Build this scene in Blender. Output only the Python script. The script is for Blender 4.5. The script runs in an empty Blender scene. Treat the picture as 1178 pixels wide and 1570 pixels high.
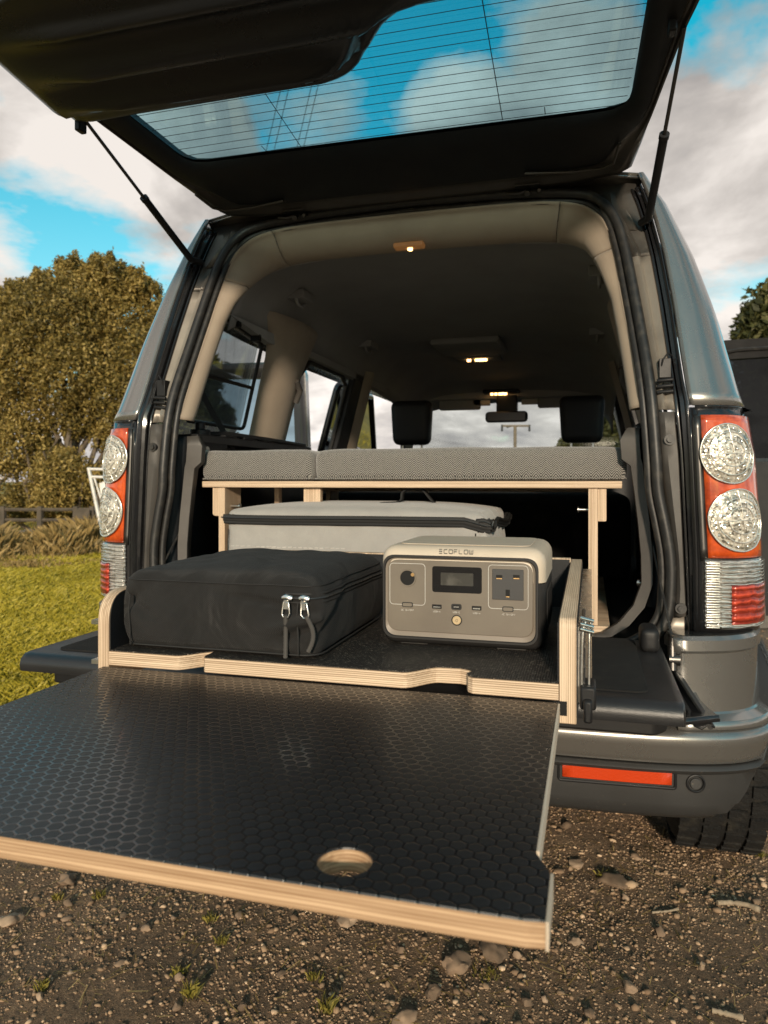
import bpy, bmesh, math, random
import numpy as np
from mathutils import Vector, Matrix, noise

random.seed(7); rng = np.random.default_rng(7)
SC = bpy.context.scene
COL = SC.collection
PI = math.pi
rad = math.radians

# ------------------------------------------------------------------ camera
H = 1.12
cam_d = bpy.data.cameras.new('camera'); cam = bpy.data.objects.new('camera', cam_d); COL.objects.link(cam)
cam.location = (.446, -1.57, H); cam.rotation_euler = (PI/2, 0, rad(15.8))
cam_d.sensor_fit = 'VERTICAL'; cam_d.sensor_height = 36.0; cam_d.sensor_width = 27.0
cam_d.lens = 36.0*1120/1570
cam_d.shift_y = -(785-738)/1570
cam_d.clip_start = .02; cam_d.clip_end = 1500
cam_d.dof.use_dof = True; cam_d.dof.focus_distance = 1.15; cam_d.dof.aperture_fstop = 9.0
SC.camera = cam

# ------------------------------------------------------------------ light
SUN_EL, SUN_AZ = rad(14.5), rad(168)          # azimuth measured clockwise from +Y: the sun stands behind the camera
w = bpy.data.worlds.new("World"); SC.world = w; w.use_nodes = True
nt = w.node_tree; nt.nodes.clear()
def N(nt, t, **k):
    n = nt.nodes.new(t)
    for a, v in k.items(): setattr(n, a, v)
    return n
def ramp(nt, src, stops, interp='LINEAR'):
    r = N(nt, 'ShaderNodeValToRGB'); cr = r.color_ramp; cr.interpolation = interp
    while len(cr.elements) > 1: cr.elements.remove(cr.elements[-1])
    for i, (p, c) in enumerate(stops):
        e = cr.elements[0] if i == 0 else cr.elements.new(p)
        e.position = p; e.color = (c, c, c, 1) if not hasattr(c, '__len__') else (*c, 1)
    nt.links.new(src, r.inputs[0]); return r.outputs[0]
def mth(nt, op, a, b=None, c=None):
    n = N(nt, 'ShaderNodeMath', operation=op)
    for i, v in enumerate((a, b, c)):
        if v is None: continue
        if isinstance(v, (int, float)): n.inputs[i].default_value = v
        else: nt.links.new(v, n.inputs[i])
    return n.outputs[0]
def mixc(nt, f, a, b, mode='MIX'):
    n = N(nt, 'ShaderNodeMix', data_type='RGBA', blend_type=mode)
    for i, v in ((0, f), (6, a), (7, b)):
        if isinstance(v, (int, float)): n.inputs[i].default_value = v
        elif hasattr(v, '__len__'): n.inputs[i].default_value = (*v, 1) if len(v) == 3 else v
        else: nt.links.new(v, n.inputs[i])
    return n.outputs[2]
def noise_n(nt, vec, scale, detail=4, rough=.5, dim='3D', dist=0):
    n = N(nt, 'ShaderNodeTexNoise', noise_dimensions=dim)
    n.inputs['Scale'].default_value = scale; n.inputs['Detail'].default_value = detail
    n.inputs['Roughness'].default_value = rough; n.inputs['Distortion'].default_value = dist
    if vec is not None: nt.links.new(vec, n.inputs['Vector'])
    return n.outputs['Fac']

sky = N(nt, 'ShaderNodeTexSky', sky_type='NISHITA', sun_disc=False)
sky.sun_elevation = SUN_EL; sky.sun_rotation = SUN_AZ
sky.altitude = 0; sky.air_density = 1.0; sky.dust_density = .6; sky.ozone_density = 2.0
tc = N(nt, 'ShaderNodeTexCoord')
sep = N(nt, 'ShaderNodeSeparateXYZ'); nt.links.new(tc.outputs['Generated'], sep.inputs[0])
zz = mth(nt, 'ADD', mth(nt, 'MAXIMUM', sep.outputs[2], 0.0), .30)
cmb = N(nt, 'ShaderNodeCombineXYZ')
nt.links.new(mth(nt, 'DIVIDE', sep.outputs[0], zz), cmb.inputs[0])
nt.links.new(mth(nt, 'DIVIDE', sep.outputs[1], zz), cmb.inputs[1])
CLOUD_SEED = 3.2
cmb.inputs[2].default_value = CLOUD_SEED
cl = noise_n(nt, cmb.outputs[0], 1.25, 12, .57, dist=.25)
hz_ = ramp(nt, sep.outputs[2], [(0.0, .16), (.10, .09), (.22, 0.0)])       # clouds crowd together towards the horizon
acc = mth(nt, 'ADD', mth(nt, 'MULTIPLY_ADD', cl, 1.5, -.25), hz_)
def lobe(u, v, deg, amt):          # a bank of cloud (amt > 0) or a clear patch (amt < 0) standing in one direction
    global acc
    a = (u-589)/1120; b = (738-v)/1120; cs_, sn_ = math.cos(rad(15.8)), math.sin(rad(15.8))
    d = Vector((cs_*a-sn_, sn_*a+cs_, b)).normalized()
    n = N(nt, 'ShaderNodeVectorMath', operation='DOT_PRODUCT'); n.inputs[1].default_value = d
    nt.links.new(tc.outputs['Generated'], n.inputs[0])
    acc = mth(nt, 'ADD', acc, ramp(nt, n.outputs['Value'], [(math.cos(rad(deg)), .5), (1.0, .5+amt)], 'EASE'))
    acc = mth(nt, 'SUBTRACT', acc, .5)
for L_ in ((1130, 220, 16, .16), (60, 180, 15, .14), (880, 90, 6, .27), (290, 225, 4, .24), (690, 190, 4, .24), (500, 150, 3, .12), (700, 60, 17, -.17), (430, 170, 13, -.17), (90, 365, 7, -.16), (1150, 25, 6, -.16), (1165, 405, 4, -.14), (800, 650, 16, .10), (400, 540, 10, .16), (560, 640, 9, .14)):
    lobe(*L_)
mask = ramp(nt, acc, [(.43, 0.0), (.475, .5), (.55, 1.0)])
cs = noise_n(nt, cmb.outputs[0], 2.3, 8, .55, dist=.2)
ccol = ramp(nt, cs, [(.36, (4.7, 4.4, 4.3)), (.47, (7.8, 7.2, 6.7)), (.58, (12.3, 11.4, 10.6))])
skyt = mixc(nt, 1.0, sky.outputs[0], ramp(nt, sep.outputs[2], [(.12, (.66, .82, .68)), (.48, (.05, .95, .80))]), 'MULTIPLY')
skyt = mixc(nt, 1.0, skyt, (2.1, 2.1, 2.1), 'MULTIPLY')
ccol = mixc(nt, 1.0, ccol, ramp(nt, sep.outputs[2], [(0.0, 1.0), (.14, .72), (.30, .62)]), 'MULTIPLY')
mix = mixc(nt, mask, skyt, ccol)
bg = N(nt, 'ShaderNodeBackground'); bg.inputs['Strength'].default_value = .11
nt.links.new(mix, bg.inputs[0])
wo = N(nt, 'ShaderNodeOutputWorld'); nt.links.new(bg.outputs[0], wo.inputs[0])

sd = bpy.data.lights.new('sun', 'SUN'); so = bpy.data.objects.new('sun', sd); COL.objects.link(so)
sd.energy = 4.1; sd.angle = rad(4.0); sd.color = (1.0, .83, .64)
sdir = Vector((math.sin(SUN_AZ)*math.cos(SUN_EL), math.cos(SUN_AZ)*math.cos(SUN_EL), math.sin(SUN_EL)))
so.rotation_euler = sdir.to_track_quat('Z', 'Y').to_euler()
vs = SC.view_settings; vs.view_transform = 'Standard'; vs.look = 'None'; vs.gamma = 1; vs.exposure = 0.12
vs.use_curve_mapping = False

# ------------------------------------------------------------------ materials
M = {}
def mat(name, col=(.5, .5, .5), rough=.5, metal=0.0, bump=None, var=None, coat=0.0, spec=.5, trans=0.0, sheen=0, rvar=.08, emis=None):
    """bump = (scale, strength, distance); var = (scale, colour2, lo, hi)"""
    m = bpy.data.materials.new(name); m.use_nodes = True; t = m.node_tree
    b = t.nodes['Principled BSDF']
    b.inputs['Base Color'].default_value = (*col, 1); b.inputs['Roughness'].default_value = rough
    b.inputs['Metallic'].default_value = metal; b.inputs['Coat Weight'].default_value = coat
    b.inputs['Coat Roughness'].default_value = .08
    b.inputs['Specular IOR Level'].default_value = (.28 if max(col) < .03 and name not in ('black_gloss', 'screen_black', 'rubber') else spec); b.inputs['Transmission Weight'].default_value = trans
    b.inputs['Sheen Weight'].default_value = sheen
    tcn = N(t, 'ShaderNodeTexCoord'); vec = tcn.outputs['Object']
    if var:
        f = ramp(t, noise_n(t, vec, var[0], 5, .6), [(var[2], 0.0), (var[3], 1.0)])
        t.links.new(mixc(t, f, col, var[1]), b.inputs['Base Color'])
    if rvar:
        r = ramp(t, noise_n(t, vec, 9, 5, .65), [(.3, max(0, rough-rvar)), (.7, min(1, rough+rvar))])
        t.links.new(r, b.inputs['Roughness'])
    if bump:
        bn = N(t, 'ShaderNodeBump'); bn.inputs['Strength'].default_value = bump[1]; bn.inputs['Distance'].default_value = bump[2]
        t.links.new(noise_n(t, vec, bump[0], 3, .6), bn.inputs['Height']); t.links.new(bn.outputs[0], b.inputs['Normal'])
    if emis:
        b.inputs['Emission Color'].default_value = (*emis[0], 1); b.inputs['Emission Strength'].default_value = emis[1]
    M[name] = m; return m

mat('paint', (.225, .216, .202), .27, .75, coat=1.0, var=(1400, (.25, .24, .225), .45, .62), rvar=.03)
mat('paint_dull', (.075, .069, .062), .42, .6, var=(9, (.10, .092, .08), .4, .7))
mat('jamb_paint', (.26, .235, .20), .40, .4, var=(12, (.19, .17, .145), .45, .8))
mat('black_gloss', (.012, .012, .013), .18, 0, coat=.4)
mat('black_plastic', (.009, .0093, .0105), .45, 0, bump=(900, .25, .0006), var=(14, (.014, .0135, .013), .4, .7))
mat('trim_black', (.007, .0085, .0105), .5, 0, bump=(700, .5, .0008), var=(20, (.010, .011, .012), .4, .7))
mat('grey_trim', (.055, .050, .045), .55, 0, bump=(600, .35, .0008), var=(12, (.075, .068, .06), .4, .7))
mat('gate_trim', (.010, .012, .0145), .31, 0, bump=(700, .5, .0008))
M['gate_trim'].node_tree.nodes['Principled BSDF'].inputs['Specular IOR Level'].default_value = .6
mat('liner', (.014, .0142, .0155), .36, 0, bump=(600, .5, .0008))
M['liner'].node_tree.nodes['Principled BSDF'].inputs['Specular IOR Level'].default_value = .6
mat('rubber', (.014, .0135, .013), .48, 0, var=(40, (.05, .044, .036), .5, .8), bump=(120, .2, .001))
mat('beige_trim', (.30, .245, .185), .75, 0, bump=(900, .25, .0006), var=(9, (.26, .21, .16), .4, .7), sheen=.1)
mat('headliner', (.30, .295, .285), .95, 0, bump=(1200, .3, .0008), var=(5, (.26, .255, .245), .4, .7))
mat('carpet', (.014, .014, .014), .98, 0, bump=(800, .9, .003), var=(25, (.03, .027, .023), .5, .8))
mat('seat_black', (.015, .015, .016), .5, 0, bump=(500, .4, .001))
mat('steel', (.62, .60, .56), .28, 1.0, bump=(90, .2, .001))
mat('dark_steel', (.10, .095, .09), .35, .9)
mat('bumper_low', (.030, .0295, .029), .5, .1, var=(140, (.13, .11, .085), .66, .74), bump=(300, .2, .0006))
mat('tyre', (.010, .0095, .009), .85, 0, var=(20, (.03, .026, .02), .5, .75), bump=(90, 1.0, .006))
mat('reflector_orange', (.48, .042, .007), .25, 0, coat=.7, bump=(260, .8, .001))
mat('bag_seam', (.02, .0195, .019), .6)
mat('thread', (.45, .42, .38), .7)
mat('zip_metal', (.75, .72, .68), .25, 1.0)
mat('shell_light', (.52, .44, .345), .42, 0, bump=(1500, .1, .0003), var=(10, (.47, .40, .31), .4, .7))
mat('shell_dark', (.022, .021, .0205), .5, 0, bump=(1500, .15, .0003))
mat('panel_slope', (.17, .14, .11), .4)
mat('cord', (.055, .05, .045), .8, bump=(700, .8, .001))
mat('panel_grey', (.135, .112, .088), .42, 0, bump=(1800, .15, .0003), var=(16, (.155, .13, .10), .4, .7))
mat('screen_black', (.008, .008, .009), .12, 0, coat=.5)
mat('lcd', (.045, .043, .038), .2, 0, var=(40, (.09, .085, .075), .55, .75))
mat('print_white', (.62, .60, .56), .5)
mat('print_grey', (.10, .09, .08), .5)
mat('hole_black', (.004, .004, .004), .6)
mat('brass', (.75, .48, .22), .3, 1.0)
mat('socket', (.035, .034, .034), .55, 0, bump=(900, .4, .0005))
mat('button_gold', (.62, .47, .28), .35, .6)
mat('strap_black', (.02, .02, .02), .8, 0, bump=(500, .8, .001))
mat('white_metal', (.62, .60, .56), .5, .2, var=(8, (.42, .39, .34), .5, .75))
mat('old_wood', (.09, .07, .05), .85, 0, var=(6, (.05, .04, .028), .4, .7), bump=(30, .6, .01))
mat('bark', (.10, .075, .05), .9, 0, var=(8, (.16, .125, .09), .4, .7), bump=(20, .8, .02))
mat('pole_wood', (.22, .17, .12), .85, 0, var=(6, (.14, .11, .08), .4, .7))
mat('twig', (.30, .235, .16), .8, 0, var=(40, (.20, .15, .10), .4, .7), bump=(90, .6, .004))
mat('rock', (.20, .155, .115), .88, 0, var=(5, (.10, .085, .07), .42, .68), bump=(9, .9, .05))
mat('lamp_glow', (1, .8, .5), .4, emis=((1.0, .55, .2), 6.0), rvar=0)
mat('lamp_amber', (.25, .13, .06), .3, emis=((1.0, .42, .12), .10), rvar=0)
mat('mirror', (.06, .055, .05), .25, .6, rvar=0)
mat('visor', (.55, .50, .42), .7)
mat('alloy', (.45, .44, .42), .3, .9)
mat('lamp_amber2', (.5, .08, .01), .3)

def fabric(name, c1, c2, scale, bstr=.6, rough=.85, wrinkle=None, sheen=.2):
    m = mat(name, c1, rough, sheen=sheen); t = m.node_tree; b = t.nodes['Principled BSDF']
    tcn = N(t, 'ShaderNodeTexCoord'); s = N(t, 'ShaderNodeSeparateXYZ'); t.links.new(tcn.outputs['Object'], s.inputs[0])
    x, y, z = s.outputs
    hsum = mth(t, 'ADD', x, mth(t, 'MULTIPLY', y, .97)); vsum = mth(t, 'ADD', z, mth(t, 'MULTIPLY', y, .83))
    a = mth(t, 'SINE', mth(t, 'MULTIPLY', hsum, scale)); c = mth(t, 'SINE', mth(t, 'MULTIPLY', vsum, scale))
    wv = mth(t, 'MULTIPLY', a, c); nz = noise_n(t, tcn.outputs['Object'], 16, 6, .65)
    f = ramp(t, mth(t, 'ADD', mth(t, 'MULTIPLY', wv, .3), nz), [(.25, 0.0), (.85, 1.0)])
    t.links.new(mixc(t, f, c1, c2), b.inputs['Base Color'])
    bn = N(t, 'ShaderNodeBump'); bn.inputs['Strength'].default_value = bstr; bn.inputs['Distance'].default_value = .0012
    t.links.new(wv, bn.inputs['Height'])
    if wrinkle:
        b2 = N(t, 'ShaderNodeBump'); b2.inputs['Strength'].default_value = wrinkle[1]; b2.inputs['Distance'].default_value = wrinkle[2]
        t.links.new(noise_n(t, tcn.outputs['Object'], wrinkle[0], 3, .5, dist=.8), b2.inputs['Height'])
        t.links.new(b2.outputs[0], bn.inputs['Normal'])
    t.links.new(bn.outputs[0], b.inputs['Normal'])
    return m
fabric('black_nylon', (.010, .0095, .0095), (.019, .0178, .0165), 2400, .6, .8, (9, 1.0, .022), sheen=.05)
fabric('grey_nylon', (.26, .25, .235), (.34, .325, .30), 2600, .25, .7, (9, .35, .012))

# herringbone tweed
def herringbone():
    m = mat('herringbone', (.3, .3, .3), .95, sheen=.4); t = m.node_tree; b = t.nodes['Principled BSDF']
    tcn = N(t, 'ShaderNodeTexCoord'); s = N(t, 'ShaderNodeSeparateXYZ'); t.links.new(tcn.outputs['Object'], s.inputs[0])
    x, y, z = s.outputs
    u = mth(t, 'MULTIPLY', mth(t, 'ADD', x, mth(t, 'MULTIPLY', y, .02)), 1/.022)
    v = mth(t, 'MULTIPLY', mth(t, 'ADD', z, y), 1/.0050)
    tri = mth(t, 'ABSOLUTE', mth(t, 'SUBTRACT', mth(t, 'FRACT', u), .5))
    ph = mth(t, 'FRACT', mth(t, 'ADD', v, mth(t, 'MULTIPLY', tri, 4.2)))
    nz = noise_n(t, tcn.outputs['Object'], 500, 3, .7)
    st = ramp(t, mth(t, 'ADD', mth(t, 'ABSOLUTE', mth(t, 'SUBTRACT', ph, .5)), mth(t, 'MULTIPLY', mth(t, 'SUBTRACT', nz, .5), .35)), [(.22, 0.0), (.28, 1.0)])
    t.links.new(mixc(t, st, (.010, .0098, .0098), (.27, .255, .23)), b.inputs['Base Color'])
    bn = N(t, 'ShaderNodeBump'); bn.inputs['Strength'].default_value = .5; bn.inputs['Distance'].default_value = .001
    t.links.new(st, bn.inputs['Height']); t.links.new(bn.outputs[0], b.inputs['Normal'])
herringbone()

def ply(name, axis, long_axis, period=.0026, ca=(.66, .51, .36), cb=(.24, .15, .085), wtri=.46, wfib=.68):
    m = mat(name, ca, .62); t = m.node_tree; b = t.nodes['Principled BSDF']
    tcn = N(t, 'ShaderNodeTexCoord'); s = N(t, 'ShaderNodeSeparateXYZ'); t.links.new(tcn.outputs['Object'], s.inputs[0])
    mp = N(t, 'ShaderNodeMapping'); sc = [260, 260, 260]; sc[axis] = 420; sc[long_axis] = 7
    mp.inputs['Scale'].default_value = sc; t.links.new(tcn.outputs['Object'], mp.inputs[0])
    fib = noise_n(t, mp.outputs[0], 1, 5, .65)
    mp2 = N(t, 'ShaderNodeMapping'); sc = [14, 14, 14]; sc[axis] = 60; sc[long_axis] = 3
    mp2.inputs['Scale'].default_value = sc; t.links.new(tcn.outputs['Object'], mp2.inputs[0])
    big = noise_n(t, mp2.outputs[0], 1, 3, .5)
    pos = mth(t, 'ADD', mth(t, 'MULTIPLY', s.outputs[axis], 1/period), mth(t, 'MULTIPLY', big, 1.0))
    ph = mth(t, 'FRACT', pos)
    wn = N(t, 'ShaderNodeTexWhiteNoise', noise_dimensions='1D'); t.links.new(mth(t, 'FLOOR', pos), wn.inputs['W'])
    tri = mth(t, 'MULTIPLY', mth(t, 'ABSOLUTE', mth(t, 'SUBTRACT', ph, .5)), 2)
    f = ramp(t, mth(t, 'ADD', mth(t, 'MULTIPLY', tri, wtri), mth(t, 'ADD', mth(t, 'MULTIPLY', fib, wfib), mth(t, 'MULTIPLY', mth(t, 'SUBTRACT', wn.outputs['Value'], .5), .26))), [(.42, 0.0), (.62, .55), (.95, 1.0)])
    dark = ramp(t, big, [(.35, 0.0), (.8, 1.0)])
    c = mixc(t, f, ca, cb); c = mixc(t, mth(t, 'MULTIPLY', dark, .28), c, cb)
    t.links.new(c, b.inputs['Base Color'])
    bn = N(t, 'ShaderNodeBump'); bn.inputs['Strength'].default_value = .25; bn.inputs['Distance'].default_value = .0008
    t.links.new(fib, bn.inputs['Height']); t.links.new(bn.outputs[0], b.inputs['Normal'])
ply('ply_z', 2, 0); ply('ply_x', 0, 2); ply('ply_y', 1, 0)
ply('ply_table', 2, 0, .0028, (.60, .41, .25), (.26, .15, .075), .28, .95)
ply('ply_edge_pale', 0, 1, .006, (.62, .52, .41), (.42, .33, .24))

def vmath(t, op, a, b=None):
    n = N(t, 'ShaderNodeVectorMath', operation=op)
    for i, v in enumerate((a, b)):
        if v is None: continue
        if hasattr(v, '__len__'): n.inputs[i].default_value = v
        else: t.links.new(v, n.inputs[i])
    return n
def hexfilm():
    """phenolic film pressed with a hexagon grip pattern: cells slightly rough, joints smooth"""
    m = mat('hex_film', (.010, .0105, .012), .3); t = m.node_tree; b = t.nodes['Principled BSDF']
    P = .0125
    tcn = N(t, 'ShaderNodeTexCoord'); s = N(t, 'ShaderNodeSeparateXYZ'); t.links.new(tcn.outputs['Object'], s.inputs[0])
    cm = N(t, 'ShaderNodeCombineXYZ')
    t.links.new(mth(t, 'MULTIPLY', mth(t, 'ADD', s.outputs[0], 5), 1/P), cm.inputs[0])
    t.links.new(mth(t, 'MULTIPLY', mth(t, 'ADD', s.outputs[1], 5), 1/P), cm.inputs[1])
    p = cm.outputs[0]; R = (1, math.sqrt(3), 1); Hh = (.5, math.sqrt(3)/2, 0)
    a = vmath(t, 'SUBTRACT', vmath(t, 'MODULO', p, R).outputs[0], Hh).outputs[0]
    c = vmath(t, 'SUBTRACT', vmath(t, 'MODULO', vmath(t, 'SUBTRACT', p, Hh).outputs[0], R).outputs[0], Hh).outputs[0]
    def hd(v):
        av = vmath(t, 'ABSOLUTE', v).outputs[0]
        d1 = vmath(t, 'DOT_PRODUCT', av, (.5, math.sqrt(3)/2, 0)).outputs['Value']
        sx = N(t, 'ShaderNodeSeparateXYZ'); t.links.new(av, sx.inputs[0])
        return mth(t, 'MAXIMUM', d1, sx.outputs[0])
    d = mth(t, 'MINIMUM', hd(a), hd(c))
    cell = ramp(t, d, [(.395, 1.0), (.44, 0.0)])
    # weave printed inside the cells
    wv = mth(t, 'SINE', mth(t, 'MULTIPLY', mth(t, 'ADD', s.outputs[0], mth(t, 'MULTIPLY', s.outputs[1], .3)), 6000))
    nz = noise_n(t, tcn.outputs['Object'], 24, 6, .7)
    r = mth(t, 'ADD', mth(t, 'MULTIPLY', cell, .22), ramp(t, nz, [(.3, .13), (.7, .20)]))
    t.links.new(r, b.inputs['Roughness'])
    b.inputs['Specular IOR Level'].default_value = .55
    dust = ramp(t, noise_n(t, tcn.outputs['Object'], 7, 6, .7), [(.45, 0.0), (.8, 1.0)])
    t.links.new(mixc(t, mth(t, 'MULTIPLY', dust, .35), mixc(t, cell, (.007, .0075, .009), (.005, .006, .008)), (.022, .020, .018)), b.inputs['Base Color'])
    bn = N(t, 'ShaderNodeBump'); bn.inputs['Strength'].default_value = .4; bn.inputs['Distance'].default_value = .0005
    hgt = mth(t, 'ADD', cell, mth(t, 'MULTIPLY', mth(t, 'MULTIPLY', cell, wv), .12))
    t.links.new(hgt, bn.inputs['Height']); t.links.new(bn.outputs[0], b.inputs['Normal'])
hexfilm()
def meshfilm():
    m = mat('mesh_film', (.012, .012, .012), .45); t = m.node_tree; b = t.nodes['Principled BSDF']
    tcn = N(t, 'ShaderNodeTexCoord'); s = N(t, 'ShaderNodeSeparateXYZ'); t.links.new(tcn.outputs['Object'], s.inputs[0])
    k = 2*PI/.0062
    a = mth(t, 'SINE', mth(t, 'MULTIPLY', s.outputs[0], k)); c = mth(t, 'SINE', mth(t, 'MULTIPLY', s.outputs[1], k*.8))
    g = ramp(t, mth(t, 'MULTIPLY', a, c), [(.1, 0.0), (.5, 1.0)])
    g2 = mth(t, 'MAXIMUM', g, ramp(t, mth(t, 'MULTIPLY', mth(t, 'MULTIPLY', a, c), -1), [(.1, 0.0), (.5, 1.0)]))
    nz = ramp(t, noise_n(t, tcn.outputs['Object'], 300, 4, .85), [(.555, 0.0), (.63, 1.0)])
    t.links.new(mixc(t, mth(t, 'ADD', mth(t, 'MULTIPLY', nz, .8), mth(t, 'MULTIPLY', g2, .07)), (.006, .006, .007), (.28, .245, .20)), b.inputs['Base Color'])
    bn = N(t, 'ShaderNodeBump'); bn.inputs['Strength'].default_value = 1.0; bn.inputs['Distance'].default_value = .0012
    t.links.new(g2, bn.inputs['Height']); t.links.new(bn.outputs[0], b.inputs['Normal'])
meshfilm()

def glass(name, tint, gloss_rough=.02, f=1.0):
    m = bpy.data.materials.new(name); m.use_nodes = True; t = m.node_tree; t.nodes.clear()
    tr = N(t, 'ShaderNodeBsdfTransparent'); tr.inputs[0].default_value = (*tint, 1)
    gl = N(t, 'ShaderNodeBsdfGlossy'); gl.inputs['Roughness'].default_value = gloss_rough
    fr = N(t, 'ShaderNodeFresnel'); fr.inputs[0].default_value = 1.45
    mx = N(t, 'ShaderNodeMixShader'); t.links.new(mth(t, 'MULTIPLY', fr.outputs[0], f), mx.inputs[0])
    t.links.new(tr.outputs[0], mx.inputs[1]); t.links.new(gl.outputs[0], mx.inputs[2])
    o = N(t, 'ShaderNodeOutputMaterial'); t.links.new(mx.outputs[0], o.inputs[0]); M[name] = m
glass('tinted_glass', (.72, .90, .94), f=.3)
glass('side_glass', (.50, .60, .66), f=1.0)
glass('dark_glass', (.16, .19, .21), f=.8)
glass('quarter_glass', (.84, .89, .91), f=.7)
glass('windscreen_glass', (.92, .95, .95), f=.5)

def lens(name, c1, c2, ribs=None, rough=.2, bumpscale=90, bstr=.7, metal=.6):
    m = mat(name, c1, rough, metal, coat=1.0); t = m.node_tree; b = t.nodes['Principled BSDF']
    tcn = N(t, 'ShaderNodeTexCoord'); vec = tcn.outputs['Object']
    s = N(t, 'ShaderNodeSeparateXYZ'); t.links.new(vec, s.inputs[0])
    vo = N(t, 'ShaderNodeTexVoronoi'); vo.inputs['Scale'].default_value = bumpscale; t.links.new(vec, vo.inputs['Vector'])
    h = vo.outputs['Distance']
    if ribs:
        h = mth(t, 'SINE', mth(t, 'ADD', mth(t, 'MULTIPLY', s.outputs[2], ribs), mth(t, 'MULTIPLY', noise_n(t, vec, 30, 3, .6), 5)))
    f = ramp(t, mth(t, 'ADD', noise_n(t, vec, bumpscale*.7, 4, .8), mth(t, 'MULTIPLY', h, .16)), [(.38, 0.0), (.72, 1.0)])
    t.links.new(mixc(t, f, c1, c2), b.inputs['Base Color'])
    bn = N(t, 'ShaderNodeBump'); bn.inputs['Strength'].default_value = bstr; bn.inputs['Distance'].default_value = .003
    t.links.new(h, bn.inputs['Height']); t.links.new(bn.outputs[0], b.inputs['Normal'])
lens('lens_disc', (.16, .145, .115), (.50, .455, .38), bumpscale=140, bstr=.55, rough=.22, metal=.35)
t = M['lens_disc'].node_tree; b_ = t.nodes['Principled BSDF']; at = N(t, 'ShaderNodeAttribute', attribute_name='tone')
t.links.new(ramp(t, mth(t, 'ADD', mth(t, 'MULTIPLY', at.outputs['Fac'], .75), mth(t, 'MULTIPLY', noise_n(t, N(t, 'ShaderNodeTexCoord').outputs['Object'], 260, 3, .7), .5)), [(.30, (.035, .031, .025)), (.55, (.22, .20, .16)), (.78, (.62, .57, .48)), (.95, (.85, .80, .70))]), b_.inputs['Base Color'])
lens('lens_clear', (.30, .28, .25), (.85, .82, .76), ribs=640, bumpscale=60)
lens('lens_red_low', (.22, .02, .010), (.62, .07, .03), ribs=420, bumpscale=60, metal=.2)
lens('lens_orange', (.24, .020, .004), (.66, .095, .013), bumpscale=16, bstr=.06, rough=.15, metal=.1)
mat('lens_ring', (.85, .82, .75), .2, .8, coat=.5)

def leafmat(name, c1, c2, c3):
    m = bpy.data.materials.new(name); m.use_nodes = True; t = m.node_tree; b = t.nodes['Principled BSDF']
    at = N(t, 'ShaderNodeAttribute', attribute_name='tone')
    col = ramp(t, at.outputs['Fac'], [(0.0, c1), (.55, c2), (1.0, c3)])
    t.links.new(col, b.inputs['Base Color']); b.inputs['Roughness'].default_value = .92 if name in ('pebble', 'stone') else .6
    tl = N(t, 'ShaderNodeBsdfTranslucent'); t.links.new(col, tl.inputs[0])
    mx = N(t, 'ShaderNodeMixShader'); mx.inputs[0].default_value = .3
    out = [n for n in t.nodes if n.type == 'OUTPUT_MATERIAL'][0]
    t.links.new(b.outputs[0], mx.inputs[1]); t.links.new(tl.outputs[0], mx.inputs[2]); t.links.new(mx.outputs[0], out.inputs[0])
    M[name] = m
leafmat('leaf_olive', (.055, .046, .011), (.25, .18, .042), (.50, .36, .11))
leafmat('leaf_green', (.03, .035, .010), (.085, .085, .025), (.16, .14, .045))
leafmat('grass', (.14, .12, .010), (.42, .34, .028), (.64, .50, .09))
leafmat('tuft_grass', (.06, .055, .010), (.20, .17, .025), (.34, .27, .06))
leafmat('dry_grass', (.12, .085, .025), (.36, .24, .08), (.58, .42, .18))
leafmat('pebble', (.13, .078, .044), (.34, .225, .135), (.70, .51, .34))
leafmat('stone', (.12, .080, .050), (.23, .155, .10), (.38, .27, .18))
for n_ in ('pebble', 'stone'):
    t = M[n_].node_tree
    [n for n in t.nodes if n.type == 'MIX_SHADER'][0].inputs[0].default_value = 0

# ------------------------------------------------------------------ mesh helpers
def obj(name, me_or_mb, material=None, parent=None, smooth=40, bevel=0, segs=2, solid=0):
    me = me_or_mb.mesh(name) if isinstance(me_or_mb, MB) else me_or_mb
    o = bpy.data.objects.new(name, me); COL.objects.link(o)
    mats = material if isinstance(material, (list, tuple)) else ([material] if material else [])
    for mm in mats: me.materials.append(M[mm] if isinstance(mm, str) else mm)
    if smooth:
        me.shade_smooth(); me.set_sharp_from_angle(angle=rad(smooth))
    if solid:
        s = o.modifiers.new('solid', 'SOLIDIFY'); s.thickness = solid; s.offset = -1
    if bevel:
        b = o.modifiers.new('bevel', 'BEVEL'); b.width = bevel; b.segments = segs; b.limit_method = 'ANGLE'; b.angle_limit = rad(35)
        b.harden_normals = False
    if parent is not None: o.parent = parent
    return o
def thing(name, label, cat, loc=(0, 0, 0), rz=0, group=None):
    o = bpy.data.objects.new(name, None); COL.objects.link(o); o.location = loc; o.rotation_euler = (0, 0, rz)
    o.empty_display_size = .1
    return tag(o, label, cat, group)
def tag(o, label, cat, group=None):
    o['label'] = label; o['category'] = cat
    if group: o['group'] = group
    return o
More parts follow.
